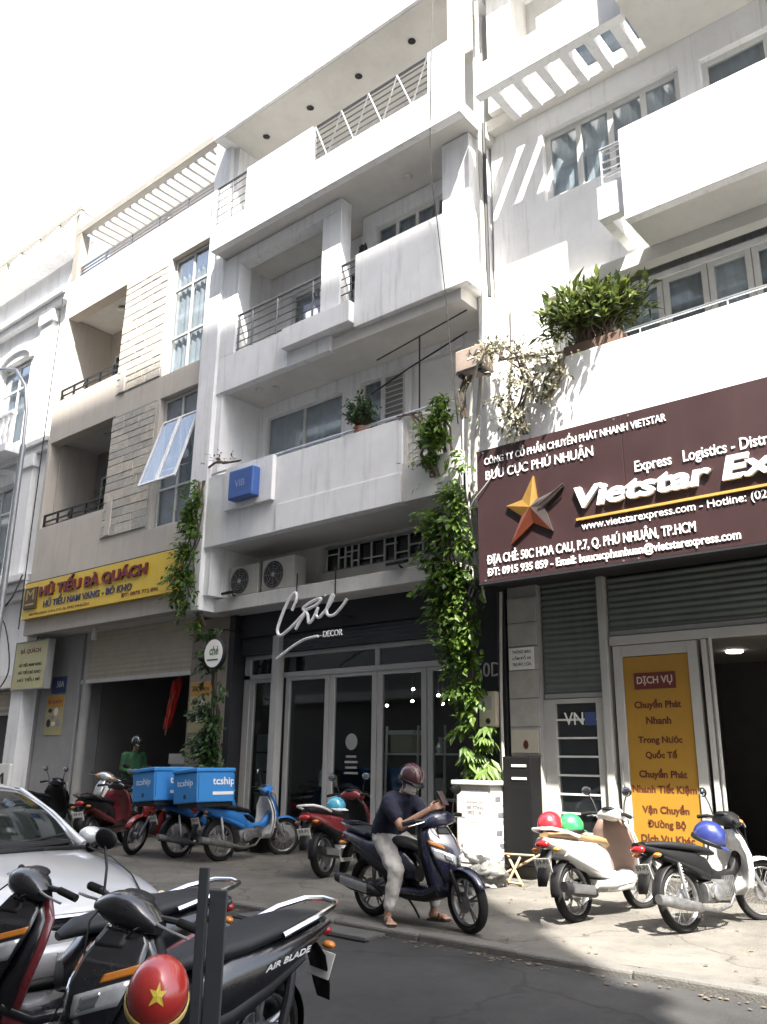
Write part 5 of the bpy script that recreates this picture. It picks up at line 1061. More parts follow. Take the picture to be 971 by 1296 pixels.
    P('mudguard', MB().sheet([[(-.33, -.07, .70), (-.33, .07, .70)], [(-.40, -.075, .62), (-.40, .075, .62)], [(-.46, -.07, .46), (-.46, .07, .46)], [(-.49, -.05, .37), (-.49, .05, .37)]]), BLACKPL, solid=0.008)
    pt = MB().obox(M, .006, .19, .14).build('number_plate', PLATE, th, bevel=0.004)
    for k, (s_, zz) in enumerate((('59-P1', .01), ('428.16', -.055))):
        text(s_, PLATEINK, pt, name='plate_lettering', w=.14, h=.045, M=M @ Matrix(((0, 0, -1, -.0035), (-1, 0, 0, .07), (0, 1, 0, zz), (0, 0, 0, 1))), depth=.001, bold=.02)
    if grab: P('grab_rail', MB().tube([(.02, .15, .80), (-.2, .155, .86), (-.38, .12, .895), (-.47, .05, .90), (-.47, -.05, .90), (-.38, -.12, .895), (-.2, -.155, .86), (.02, -.15, .80)] if sc_ else [(-.1, .12, .76), (-.35, .125, .82), (-.5, .08, .85), (-.52, 0, .85), (-.5, -.08, .85), (-.35, -.125, .82), (-.1, -.12, .76)], 0.016, 8), grab)
    # ---- front
    if sc_:
        P('footboard', loftx(MB(), [(.44, 0, .29, .13, .05, 4), (.6, 0, .285, .175, .055, 4), (.84, 0, .29, .185, .055, 4), (1.0, 0, .36, .15, .07, 3)], 20), second)
        P('side_skirt', loftx(MB(), [(.30, 0, .33, .12, .05, 3), (.5, 0, .315, .19, .05, 3), (.85, 0, .32, .195, .045, 3), (1.02, 0, .40, .16, .05, 3)], 20), skirt)
        rows_o = [(.30, 1.03, .12, .05), (.42, 1.06, .19, .09), (.56, 1.06, .225, .11), (.70, 1.03, .24, .12), (.84, .97, .22, .10), (.95, .92, .13, .05)]
        ap = None; apr = [(.44, 1.10, .07, .04), (.52, 1.145, .13, .09), (.62, 1.165, .185, .13), (.72, 1.155, .215, .155), (.82, 1.10, .215, .155), (.90, 1.02, .185, .12), (.97, .955, .12, .06), (1.0, .93, .07, .03)]
        ap_ = [(.44, 1.07, 0, .045, .09, 2.4), (.56, 1.09, 0, .075, .15, 2.4), (.70, 1.075, 0, .095, .185, 2.5), (.82, 1.02, 0, .10, .17, 2.5), (.92, .95, 0, .08, .12, 2.4), (.98, .91, 0, .045, .07, 2.3)]
    else:
        P('frame_tunnel', loftx(MB(), [(.44, 0, .50, .05, .08, 2.6), (.62, 0, .45, .045, .06, 2.6), (.80, 0, .47, .05, .06, 2.6), (.96, 0, .62, .055, .09, 2.6)], 14), second)
        rows_o = [(.28, .92, .10, .02), (.36, .95, .20, .08), (.50, 1.0, .215, .10), (.64, 1.02, .205, .10), (.78, .98, .17, .08), (.90, .93, .09, .03)]
        ap = [(.52, 1.06, 0, .03, .05, 2.4), (.64, 1.075, 0, .05, .085, 2.4), (.76, 1.03, 0, .06, .10, 2.4), (.88, .97, 0, .055, .08, 2.4), (.95, .93, 0, .04, .06, 2.3)]
    def shieldrows(dx): return [[(xc+dx-sw*(q*q), hw*q, z) for q in [-1+k/5 for k in range(11)]] for z, xc, hw, sw in rows_o]
    P('leg_shield', MB().sheet(shieldrows(0)), shield, solid=0.012)
    P('inner_shield', MB().sheet(shieldrows(-0.05)), inner, solid=0.02)
    if ap: P('front_apron', loftz(MB(), ap, 18), body)
    else: P('front_apron', MB().sheet([[(xc-sw*abs(q)**1.25, hw*q, z-.02*abs(q)) for q in [-1+k/8 for k in range(17)]] for z, xc, hw, sw in apr]), body, solid=0.012, angle=25)
    if head == 'apron':
        def apt(z, q, off):      # a point on the apron skin, pushed out by off
            for i in range(len(apr)-1):
                if apr[i][0] <= z <= apr[i+1][0]: break
            t = (z-apr[i][0])/(apr[i+1][0]-apr[i][0]); xc, hw, sw = [apr[i][k]*(1-t)+apr[i+1][k]*t for k in (1, 2, 3)]
            return (xc-sw*abs(q)**1.25+off, hw*q*(1+off*1.5), z-.02*abs(q))
        def patch(qa, qb, zl, zu, off, nm, m_):
            P(nm, MB().sheet([[apt(zl(q)*(1-t)+zu(q)*t, q, off) for q in [qa+(qb-qa)*k/8 for k in range(9)]] for t in [j/4 for j in range(5)]]), m_, solid=.008, angle=30)
        for s_ in (1, -1):
            patch(.14*s_, .95*s_, lambda q: .565+.11*abs(q), lambda q: .66+.12*abs(q), .008, 'headlight', LENS)
            patch(.50*s_, .98*s_, lambda q: .68+.12*abs(q), lambda q: .715+.12*abs(q), .010, 'indicator', AMBER)
            patch(.30*s_, .60*s_, lambda q: .585+.11*abs(q), lambda q: .64+.12*abs(q), .014, 'reflector', CHROME)
        patch(-.10, .10, lambda q: .50, lambda q: .60, .006, 'apron_vent', BLACKPL)
        patch(-.55, .55, lambda q: .86+.02*abs(q), lambda q: .93, .006, 'upper_cowl', BLACKPL)
    hc = MB(ST); hc.loft([ring((.90+.015*(1-abs(q)), .19*q, 1.0-.03*q*q), (1,0,0), (0,0,1), .045+.055*(1-q*q), .03+.05*(1-q*q), 16, 2.4) for q in (-1, -.8, -.5, -.2, .2, .5, .8, 1)]); P('handlebar_cover', hc, body)
    P('meter', MB(ST).ell((.86, 0, 1.055), .055, .09, .022), BLACKPL)
    if head == 'cover':
        P('headlight', MB(ST).ell((.985, 0, 1.0), .035, .10, .055), LENS)
        for s_ in (1, -1): P('indicator', MB(ST).ell((.955, .145*s_, .985), .03, .05, .03), AMBER)
    for s_ in (1, -1):
        P('handlebar', MB(ST).tube([(.88, .14*s_, 1.0), (.85, .24*s_, 1.005), (.80, .36*s_, .985)], [.016, .016, .014], 8), DARKMETAL)
        P('grip', MB(ST).tube([(.845, .245*s_, 1.004), (.80, .362*s_, .985)], [.02, .021], 10), RUBBER)
        P('lever', MB(ST).tube([(.93, .17*s_, .995), (.925, .26*s_, .985), (.88, .35*s_, .965)], .007, 6), STEEL)
    P('brake_cable', MB(ST).tube([(.93, -.14, .985), (1.02, -.13, .93), (1.06, -.08, .78), (wb-.06, -.075, .50), (wb, -.075, Rw+.06)], .005, 5), BLACKPL)
    P('throttle_cable', MB(ST).tube([(.92, .14, .985), (1.0, .12, .96), (.99, .05, .86), (.95, .03, .76)], .005, 5), BLACKPL)
    for s_ in mirrors:
        mr = P('mirror', MB(ST).ell((.84, .30*s_, 1.24), .02, .07, .05), BLACKPL)
        P('mirror_stem', MB(ST).tube([(.88, .20*s_, 1.02), (.865, .23*s_, 1.12), (.85, .285*s_, 1.21)], .007, 6), DARKMETAL, mr)
        P('mirror_face', MB(ST).ell((.824, .30*s_, 1.24), .007, .06, .042), MIRROR, mr)
    # ---- engine, exhaust, shocks, stand
    if sc_:
        P('engine', loftx(MB(), [(.46, .06, .33, .06, .06, 3), (.30, .09, .31, .065, .085, 3), (.05, .12, .285, .055, .09, 3), (-.08, .12, .28, .04, .07, 3)], 16), ENGINE)
        P('exhaust', loftx(MB(), [(.24, -.12, .24, .02, .02, 2), (.14, -.15, .27, .05, .055, 2.3), (-.15, -.17, .315, .055, .065, 2.3), (-.38, -.175, .36, .045, .05, 2.3)], 16), DARKMETAL)
        P('heat_shield', loftx(MB(), [(.10, -.20, .29, .012, .045, 2.4), (-.28, -.222, .34, .012, .045, 2.4)], 10), STEEL)
        P('shock', MB().tube([(-.02, .15, .30), (-.07, .14, .48), (-.10, .12, .62)], [.02, .03, .022], 8), DARKMETAL)
    else:
        P('engine', loftx(MB(), [(.30, 0, .33, .10, .09, 4), (.46, 0, .34, .12, .11, 4), (.58, 0, .36, .09, .08, 4), (.76, 0, .40, .06, .06, 4)], 18), ENGINE)
        fn = MB()
        for k in range(6): fn.box(.60+.026*k, .612+.026*k, -.085, .085, .30, .47)
        o_ = fn.build('cylinder_fins', ENGINE, th); o_['kind'] = 'stuff'
        P('engine_cover', MB().lathe([(.085, 0), (.08, .03), (.05, .04)], 20, Matrix.Translation((.42, -.115, .33)) @ ROTX), ENGINE)
        P('chain_case', loftx(MB(), [(-.06, .075, Rw, .012, .045, 3), (.2, .08, .31, .012, .04, 3), (.44, .085, .33, .012, .05, 3)], 12), STEEL)
        P('exhaust', loftx(MB(), [(.74, -.06, .30, .016, .016, 2), (.62, -.08, .20, .017, .017, 2), (.40, -.11, .17, .018, .018, 2), (.16, -.14, .21, .022, .022, 2), (.10, -.14, .22, .046, .046, 2), (-.2, -.15, .275, .052, .052, 2), (-.46, -.15, .325, .044, .044, 2)], 16), ENGINE)
        for s_ in (1, -1):
            sk = P('shock', MB().tube([(0, .10*s_, Rw+.01), (-.03, .10*s_, .45), (-.05, .10*s_, .62)], [.014, .02, .016], 8), STEEL)
            cs = MB(); cs.tube([(-.01-.035*t/60, .10*s_+.028*math.cos(t*0.9), Rw+.06+.24*t/60) for t in range(61)], .005, 4); P('spring', cs, STEEL, sk)
        P('foot_rest', MB().tube([(.42, -.24, .25), (.42, .24, .25)], .013, 6), RUBBER)
        P('kick_pedal', MB().tube([(.34, -.13, .33), (.26, -.18, .30), (.20, -.19, .42), (.20, -.25, .43)], .009, 6), CHROME)
    P('side_stand', MB().tube([(.36, .10, .24), (.40, .20, .10), (.40, .27, .005)], .012, 6), DARKMETAL)
    th.location = loc; th.scale = (scale,)*3; th.rotation_euler = (Matrix.Rotation(R(ang), 4, 'Z') @ Matrix.Rotation(R(-lean), 4, 'X')).to_euler()
    return th
def helmet(th_loc, m, label, rot=(0, 0, 0), scale=1.0, star=False, band=None, visor=True):
    h = thing('helmet', label, 'helmet', world=False); h.location = th_loc; h.rotation_euler = [R(q) for q in rot]; h.scale = (scale,)*3
    rings = []
    for i in range(13):
        t = R(-18+108*i/12); q = max(math.cos(t), 0.02); rings.append([(.135*q*math.cos(a), .115*q*math.sin(a), .125*math.sin(t)) for a in [2*math.pi*k/28 for k in range(28)]])
    MB().loft(rings).build('shell', m, h, smooth=True)
    MB().loft([[( (.138+d)*math.cos(a), (.118+d)*math.sin(a), z) for a in [2*math.pi*k/28 for k in range(28)]] for d, z in ((-.004, -.055), (.002, -.05), (.003, -.03), (0, -.022))], cap=False).build('trim', BLACKPL if not band else band, h, smooth=True, solid=0.003)
    if visor: MB().sheet([[(.10*math.cos(a)+.02+d*.06, .10*math.sin(a), -.02-.03*d) for a in [R(-60+12*k) for k in range(11)]] for d in (0, .5, 1)]).build('peak', m if not band else band, h, smooth=True, solid=0.005)
    MB().tube([(0, .11, -.04), (.03, .07, -.16), (.03, 0, -.19), (.03, -.07, -.16), (0, -.11, -.04)], .006, 6).build('strap', BLACKPL, h)
    return h
def put(parent_bike, local):    # world position of a point of a bike
    bpy.context.view_layer.update(); return tuple(parent_bike.matrix_world @ Vector(local))
def paint(name, c, **k): return mat(name, c, k.pop('rough', 0.28), k.pop('metal', 0.0), var=k.pop('var', 0.08), scale=7, coat=k.pop('coat', 0.9), grime=k.pop('grime', 0.1), streakcol=(0.2, 0.19, 0.17), **k)
PW = paint('white_gloss', (0.66, 0.66, 0.64)); PNAVY = paint('navy_gloss', (0.010, 0.013, 0.036), grime=0.05); PBLK = paint('black_gloss', (0.006, 0.006, 0.008), grime=0.04); PRED = paint('red_gloss', (0.33, 0.02, 0.018)); PBLUE = paint('courier_blue', (0.02, 0.15, 0.42), rough=0.4, coat=0.3)
PDARKRED = paint('dark_red_gloss', (0.16, 0.02, 0.025)); PSILV = paint('silver_gloss', (0.42, 0.43, 0.44), metal=0.6); BROWNPL = mat('brown_plastic', (0.20, 0.135, 0.11), 0.5, var=0.12, scale=6)
# right hand pair parked outside the courier office
s1 = bike('white scooter with brown inner panel parked outside the courier office', 'motorbike', 'scooter', PW, PW, mat('tan_seat', (0.30, 0.19, 0.09), 0.5), loc=(-4.25, 7.95, 0.0), ang=83, lean=6, inner=BROWNPL, steer=-12, grab=PW, Rw=0.285, mirrors=(1, -1), scale=.95)
s2 = bike('white and black step-through motorbike with spoked wheels nearest the right edge', 'motorbike', 'underbone', BLACKPL, BLACKPL, loc=(-3.28, 8.15, 0.0), ang=72, lean=7, fend=PW, shield=PW, steer=-22, grab=None, Rw=0.30, mirrors=(1,), inner=PW, scale=.95)
hr = helmet((0, 0, 0), paint('red_helmet', (0.42, 0.02, 0.03)), 'red half helmet resting on the white scooter tail', rot=(0, 0, 90), visor=False); hr.location = put(s1, (-.22, 0.02, .93))
hg = helmet((0, 0, 0), paint('green_helmet', (0.03, 0.26, 0.08)), 'green half helmet on the tan seat of the white scooter', rot=(0, 0, 60)); hg.location = put(s1, (.06, -0.03, .90))
hn_ = helmet((0, 0, 0), paint('navy_helmet', (0.02, 0.03, 0.14)), 'dark blue helmet hung on the handlebar of the step-through bike', rot=(5, 20, 20), scale=1.15); hn_.location = put(s2, (.60, 0.0, .84))
# dark bike with white tail in front of the decor shop
s0 = bike('black and red motorbike with white tail parked before the decor shop', 'motorbike', 'scooter', PDARKRED, BLACKPL, loc=(-8.15, 8.55, 0.0), ang=104, lean=6, grab=PW, shield=PDARKRED, skirt=PW, mirrors=(1, -1), steer=-8)
hb2 = helmet((0, 0, 0), paint('teal_helmet', (0.06, 0.32, 0.45)), 'light blue and white helmet on the black and red bike', rot=(0, 0, 30), band=PW); hb2.location = put(s0, (.42, 0, .86))
# two courier bikes with blue boxes
t1 = bike('blue delivery motorbike with white leg shield nearer the shopfront', 'motorbike', 'underbone', PBLUE, PBLUE, loc=(-10.48, 8.75, 0.0), ang=88, lean=5, shield=PW, fend=PBLUE, grab=None, steer=-25, mirrors=(1,), inner=PW, Rw=0.29)
t2 = bike('blue delivery motorbike standing behind the other, nearer the noodle shop', 'motorbike', 'underbone', PBLUE, BLACKPL, loc=(-11.3, 8.6, 0.0), ang=88, lean=5, shield=BLACKPL, fend=PBLUE, grab=None, steer=-10, mirrors=(), inner=BLACKPL, Rw=0.29)
BOXBLUE = mat('delivery_blue', (0.035, 0.22, 0.55), 0.55, var=0.06, scale=4, grime=0.08, streakcol=(0.02, 0.08, 0.2))
def delivery_box(bk, label):
    b = thing('delivery_box', label, 'delivery box', world=False); bpy.context.view_layer.update()
    b.matrix_world = bk.matrix_world @ Matrix.Translation((-.30, 0, .83))
    MB().box(-.34, .34, -.29, .29, .0, .42).build('box', BOXBLUE, b, bevel=0.015)
    MB().box(-.355, .355, -.305, .305, .421, .48).build('lid', BOXBLUE, b, bevel=0.015)
    MB().box(-.30, .30, -.25, .25, -.06, -.001).build('rack', DARKMETAL, b)
    PAL = mat('pale_print', (0.55, 0.66, 0.76), 0.6)
    text('tcship', PAL, b, w=.38, h=.12, M=Matrix(((0, 0, -1, -.341), (-1, 0, 0, .19), (0, 1, 0, .21), (0, 0, 0, 1))), depth=.003, bold=.01)
    MB().box(-.3435, -.341, -.03, .03, .06, .12).build('printed_mark', NAVYLET, b)
    text('tcship', PAPERW, b, w=.40, h=.14, M=Matrix(((1, 0, 0, -.06), (0, 0, -1, -.291), (0, 1, 0, .21), (0, 0, 0, 1))), depth=.003, bold=.015)
    MB().box(-.06, .33, -.2945, -.291, .10, .145).build('printed_strip', PAPERW, b)
    for xx in (-.32, .32): MB().tube([(xx, -.306, .05), (xx, -.312, .4)], .006, 5).build('edge_strap', MATS['delivery_blue'], b)
    return b
delivery_box(t1, 'blue courier box on the front delivery motorbike'); delivery_box(t2, 'blue courier box on the delivery motorbike behind')
# bikes outside the noodle shop
r1 = bike('red motorbike facing the street outside the noodle shop', 'motorbike', 'underbone', PRED, BLACKPL, loc=(-12.35, 9.6, 0.0), ang=-80, lean=6, shield=PRED, fend=PRED, steer=10, mirrors=(1, -1), Rw=0.29)
r2 = bike('dark motorbike with red side stripe parked left of the red one', 'motorbike', 'scooter', PBLK, PDARKRED, loc=(-13.0, 8.2, 0.0), ang=120, lean=6, shield=PDARKRED, mirrors=(-1,), steer=-15)
r3 = bike('grey and white motorbike deep among the bikes by the noodle shop', 'motorbike', 'underbone', PSILV, BLACKPL, loc=(-14.6, 9.9, 0.14), ang=-70, lean=6, shield=PW, fend=PSILV, steer=10, mirrors=(1,), Rw=0.29)
r4 = bike('black motorbike at the far left by the grey pillar', 'motorbike', 'scooter', PBLK, BLACKPL, loc=(-15.6, 8.4, 0.0), ang=112, lean=6, mirrors=(1, -1), steer=-15)
# foreground bikes on the near side of the road
fb = bike('glossy black motorbike in the foreground with chrome grab rail', 'motorbike', 'scooter', PBLK, BLACKPL, loc=(-3.60, 3.30, NZ), scale=.935, ang=-91, lean=5, head='apron', tailtxt='AIR BLADE', steer=18, mirrors=(-1,))
tb3 = bike('dark motorbike with red striped panel half hidden behind the steel post', 'motorbike', 'scooter', PBLK, PDARKRED, loc=(-4.58, 3.42, NZ), scale=.94, ang=-99, lean=5, steer=6, mirrors=(), head='apron')
hs_ = helmet((0, 0, 0), paint('flag_red_helmet', (0.40, 0.02, 0.015), rough=0.35), 'red helmet with a yellow star hung on the foreground black motorbike', band=mat('helmet_yellow_band', (0.55, 0.40, 0.12), 0.5), visor=False)
hpos = Vector((-2.93, 2.19, .61)); nC = (Vector((0, 0, 1.2))-hpos).normalized(); tU = Vector((.15, 0, 1)); tU = (tU-nC*tU.dot(nC)).normalized(); sW = tU.cross(nC)
nl = Vector((-math.cos(R(42)), 0, math.sin(R(42)))); tl = Vector((math.sin(R(42)), 0, math.cos(R(42)))); sl_ = tl.cross(nl)
A3 = Matrix((nC, tU, sW)).transposed() @ Matrix((nl, tl, sl_))
hs_.matrix_world = Matrix.Translation(hpos) @ A3.to_4x4() @ Matrix.Scale(.98, 4)
# yellow star and band lettering wrapped on the helmet shell
def shell(az, el, k=1.012): return Vector((.135*k*math.cos(el)*math.cos(az), .115*k*math.cos(el)*math.sin(az), .125*k*math.sin(el)))
mb = MB(); cs_ = shell(R(180), R(42)); pts = []
for k in range(10):
    r_ = (.36 if k % 2 == 0 else .145); a = math.pi/2+math.pi*k/5; pts.append(shell(R(180)+r_*1.25*math.cos(a), R(42)+r_*math.sin(a), 1.02))
mb.add([shell(R(180), R(42), 1.025)]+pts, [(0, 1+k, 1+(k+1) % 10) for k in range(10)]); mb.build('star', mat('star_yellow', (0.62, 0.48, 0.05), 0.5), hs_)
# steel post in the foreground
po = thing('steel_post', 'dark doubled steel flat post standing before the foreground motorbike', 'post', (-2.08, 1.71, NZ))
mb = MB(Matrix.Translation((-2.08, 1.71, NZ)) @ Matrix.Rotation(R(38), 4, 'Z'))
mb.box(-.034, -.006, -.012, .012, .05, 1.28); mb.build('flat_bar', mat('post_paint', (0.05, 0.055, 0.058), 0.6, 0.2, var=0.2), po, bevel=0.003)
mb = MB(Matrix.Translation((-2.08, 1.71, NZ)) @ Matrix.Rotation(R(38), 4, 'Z'))
mb.box(.0, .05, -.008, .008, .35, 1.22); mb.build('flat_bar', MATS['post_paint'], po, bevel=0.003)
MB().tube([(-2.06, 1.72, NZ), (-2.06, 1.72, .52)], .016, 10).build('pole', GREYPAINT, po, smooth=True)
MB().lathe([(.12, 0), (.12, .02), (.03, .04), (.03, .06)], 18, Matrix.Translation((-2.07, 1.715, NZ))).build('base', DARKMETAL, po, smooth=True)
# ================================================================== PEOPLE
def cap(mb, p0, r0, p1, r1, n=14):
    p0, p1 = Vector(p0), Vector(p1); d = (p1-p0); L_ = d.length; d.normalize(); u = d.orthogonal().normalized(); w = d.cross(u)
    rg = lambda c, r_: [c+u*r_*math.cos(2*math.pi*k/n)+w*r_*math.sin(2*math.pi*k/n) for k in range(n)]
    rings = [rg(p0-d*r0*math.cos(t), max(r0*math.sin(t), 1e-3)) for t in (0.02, .5, 1.0)] + [rg(p0, r0), rg(p1, r1)] + [rg(p1+d*r1*math.cos(t), max(r1*math.sin(t), 1e-3)) for t in (1.0, .5, 0.02)]
    mb.loft(rings)
FOLD = bpy.data.textures.new('cloth_folds', 'CLOUDS'); FOLD.noise_scale = 0.075; FOLD.noise_depth = 2
def folds(o, k=.022):
    q = o.modifiers.new('d', 'DISPLACE'); q.texture = FOLD; q.strength = k; q.mid_level = 0.5; q.texture_coords = 'LOCAL'
    q = o.modifiers.new('m2', 'SMOOTH'); q.factor = 0.4; q.iterations = 2
    return o
def remesh(o, vox, it=6):
    q = o.modifiers.new('r', 'REMESH'); q.mode = 'VOXEL'; q.voxel_size = vox; q.use_smooth_shade = True
    q = o.modifiers.new('m', 'SMOOTH'); q.factor = 0.5; q.iterations = it
    return o
SKIN = mat('skin', (0.36, 0.21, 0.14), 0.55, var=0.08, scale=12); HAIR = mat('black_hair', (0.012, 0.011, 0.010), 0.5)
def hand(mb, wrist, fdir, pdir, side, curl=0.9, s=1.0):
    """palm and five fingers; fdir = finger direction, pdir = palm normal, side = thumb side"""
    w = Vector(wrist); f = Vector(fdir).normalized(); p = Vector(pdir).normalized(); t = Vector(side).normalized()
    for q in (-.6, -.2, .2, .6): cap(mb, w+t*.022*q*s, .016*s, w+f*.075*s+t*.034*q*s, .013*s, 8)
    for k, (q, ln) in enumerate(((.9, .070), (.32, .080), (-.28, .074), (-.85, .058))):
        b = w+f*.080*s+t*.032*q*s; a1 = curl*0.7; d1 = (f*math.cos(a1)+p*math.sin(a1)); d2 = (f*math.cos(a1*2.1)+p*math.sin(a1*2.1)); d3 = (f*math.cos(a1*2.8)+p*math.sin(a1*2.8))
        j1 = b+d1*ln*.45*s; j2 = j1+d2*ln*.32*s; j3 = j2+d3*ln*.25*s
        cap(mb, b, .0095*s, j1, .009*s, 8); cap(mb, j1, .009*s, j2, .0082*s, 8); cap(mb, j2, .0082*s, j3, .007*s, 8)
    b = w+f*.018*s+t*.03*s; j1 = b+(t*.75+f*.55+p*.45).normalized()*.042*s; j2 = j1+(f*.75+p*.7).normalized()*.036*s
    cap(mb, b, .013*s, j1, .011*s, 8); cap(mb, j1, .011*s, j2, .0085*s, 8)
def person(label, M, J, shirtm, trousm, shoe, long_sleeve=False, hat=None):
    th = thing('person', label, 'person', world=False); th.matrix_world = M
    V = lambda k: Vector(J[k])
    b = MB()
    # torso, neck, head
    for s_ in (1, -1):
        cap(b, V('pel')+Vector((0, .055*s_, 0)), .115, V('che')+Vector((0, .06*s_, 0)), .115); cap(b, V('che')+Vector((0, .06*s_, 0)), .115, V('upc')+Vector((0, .075*s_, 0)), .09)
    cap(b, V('upc'), .07, V('nek'), .052); cap(b, V('nek'), .052, V('hed')+Vector(J.get('nd', (-.01, 0, -.05))), .055)
    f = Vector(J['face']).normalized(); lf = Vector((0, 1, 0)) if 'lf' not in J else Vector(J['lf']).normalized(); u = f.cross(lf); u = -u if u.z < 0 else u
    HM = Matrix(((f.x, lf.x, u.x, V('hed').x), (f.y, lf.y, u.y, V('hed').y), (f.z, lf.z, u.z, V('hed').z), (0, 0, 0, 1)))
    o = b.M; b.M = HM
    b.ell((-.008, 0, .022), .101, .08, .104, 18, 12); b.ell((.03, 0, -.045), .062, .058, .068, 16, 10); cap(b, (.085, 0, .0), .010, (.105, 0, -.035), .015, 8)
    for s_ in (1, -1): b.ell((0, .078*s_, -.012), .018, .010, .030, 8, 6); b.ell((.075, .03*s_, .018), .02, .022, .012, 8, 6)
    b.ell((.083, 0, -.068), .014, .026, .008, 10, 6)
    b.M = o
    for s_, k in ((1, 'L'), (-1, 'R')):
        cap(b, V('sh'+k), .055, V('el'+k), .040); cap(b, V('el'+k), .040, V('wr'+k), .026)
        cap(b, V('pel')+Vector((0, .08*s_, -.02)), .095, V('kn'+k), .062); cap(b, V('kn'+k), .058, V('an'+k), .036)
        hand(b, V('wr'+k), J['fd'+k], J['pd'+k], J['th'+k], J.get('curl', .9))
        ft = Vector(J['ft'+k]).normalized(); a = V('an'+k)
        cap(b, a+Vector((0, 0, -.03))-ft*.02, .036, a+Vector((0, 0, -.045))+ft*.12, .026); 
        for q in range(5): cap(b, a+Vector((0, 0, -.05))+ft*.11+ft.cross(Vector((0, 0, 1)))*(.018*(q-2)), .012, a+Vector((0, 0, -.055))+ft*(.165-.008*abs(q-1))+ft.cross(Vector((0, 0, 1)))*(.02*(q-2)), .008, 8)
    body = remesh(b.build('body', SKIN, th), .0065, 4)
    # clothes
    c = MB()
    for s_, k in ((1, 'L'), (-1, 'R')):
        cap(c, V('pel')+Vector((-.005, .055*s_, .03)), .138, V('che')+Vector((0, .06*s_, 0)), .132); cap(c, V('che')+Vector((0, .06*s_, 0)), .132, V('upc')+Vector((0, .08*s_, 0)), .105)
        cap(c, V('upc')+Vector((0, .09*s_, .01)), .085, V('sh'+k), .078)
        if long_sleeve: cap(c, V('sh'+k), .078, V('el'+k), .060); cap(c, V('el'+k), .060, V('wr'+k)-(V('wr'+k)-V('el'+k))*.08, .042)
        else: cap(c, V('sh'+k), .078, V('sh'+k).lerp(V('el'+k), .60), .072)
    cap(c, V('upc'), .085, V('nek')-Vector((.0, 0, .045)), .068)
    folds(remesh(c.build('shirt', shirtm, th), .011, 5))
    t = MB()
    for s_, k in ((1, 'L'), (-1, 'R')):
        cap(t, V('pel')+Vector((0, .06*s_, .05)), .128, V('pel')+Vector((.02, .07*s_, -.03)), .122)
        cap(t, V('pel')+Vector((0, .08*s_, -.02)), .112, V('kn'+k), .078); cap(t, V('kn'+k), .076, V('an'+k)+(V('kn'+k)-V('an'+k))*.22, .060); 
    folds(remesh(t.build('trousers', trousm, th), .011, 5), .026)
    for k in 'LR':
        ft = Vector(J['ft'+k]).normalized(); a = V('an'+k); s_ = ft.cross(Vector((0, 0, 1)))
        sm = MB(); sm.loft([[a+Vector((0, 0, z))+ft*x_+s_*y_*sc for x_, y_ in ((-.07, .025), (-.06, .04), (.05, .045), (.14, .045), (.18, .02), (.18, -.02), (.14, -.045), (.05, -.045), (-.06, -.04), (-.07, -.025))] for z, sc in ((-.085, 1), (-.066, 1))]); so_ = sm.build('sandal', shoe, th)
        MB().tube([a+ft*.07+s_*.045+Vector((0, 0, -.065)), a+ft*.06+s_*.02+Vector((0, 0, -.018)), a+ft*.06-s_*.02+Vector((0, 0, -.018)), a+ft*.07-s_*.045+Vector((0, 0, -.065))], .009, 6).build('strap', shoe, so_, smooth=True)
    # hair, eyes
    hr_ = MB(HM); hr_.ell((-.022, 0, .045), .098, .083, .088, 18, 12); hr_.build('hair', HAIR, th, smooth=True)
    ey = MB(HM)
    for s_ in (1, -1):
        MB(HM).ell((.086, .03*s_, .008), .008, .013, .007, 10, 6).build('eye', BLACKINK, body, smooth=True)
    return th, HM
JR = dict(pel=(.20, 0, .76), che=(.26, 0, .93), upc=(.34, 0, 1.075), nek=(.42, 0, 1.155), hed=(.495, 0, 1.26), face=(.90, 0, -.42), nd=(-.04, 0, -.05),
          shR=(.36, -.17, 1.07), elR=(.57, -.21, .86), wrR=(.80, -.07, 1.02), shL=(.36, .17, 1.07), elL=(.57, .21, .87), wrL=(.80, .07, 1.03),
          fdR=(.85, .25, .35), pdR=(.1, 1, .1), thR=(-.3, .2, .9), fdL=(.85, -.25, .35), pdL=(.1, -1, .1), thL=(-.3, -.2, .9), curl=1.0,
          knR=(.50, -.20, .46), anR=(.43, -.235, .085), ftR=(.85, -.5, 0), knL=(.64, .20, .50), anL=(.56, .26, .085), ftL=(.95, .3, 0))
rider_loc = Matrix.Translation((-5.88, 6.88, 0.0)) @ Matrix.Rotation(R(-5), 4, 'Z')
ms = bike('navy blue scooter under the masked rider at the kerb', 'motorbike', 'scooter', PNAVY, BLACKPL, loc=(-5.88, 6.88, 0.0), ang=-5, lean=0, head='apron', steer=-14, mirrors=(1,), grab=PNAVY, Rw=0.28, scale=.94)
NAVYSH = mat('navy_shirt', (0.012, 0.014, 0.03), 0.9, var=0.2, scale=9); GREYTR = mat('grey_trousers', (0.48, 0.46, 0.43), 0.9, var=0.12, scale=7, bump=0.2, bscale=30)
rider, HMr = person('person in navy shirt and white mask sitting on a scooter, holding a phone', rider_loc, JR, NAVYSH, GREYTR, mat('sandal_dark', (0.03, 0.025, 0.022), 0.6))
mk = MB(HMr); rows = []
for j in range(7):
    z = .012-.105*j/6; rows.append([((.088+.022*math.sin(math.pi*min(1, j/5)) - .085*(q*q)), .078*q, z-.012*(1-q*q)*math.sin(j)) for q in [-1+k/5 for k in range(11)]])
mk.sheet(rows).build('face_mask', PAPERW, rider, smooth=True, solid=0.004)
bpy.context.view_layer.update()
hm = helmet((0, 0, 0), paint('maroon_helmet', (0.045, 0.013, 0.017), rough=0.4), 'dark red striped half helmet on the rider head', scale=.92, band=BLACKPL)
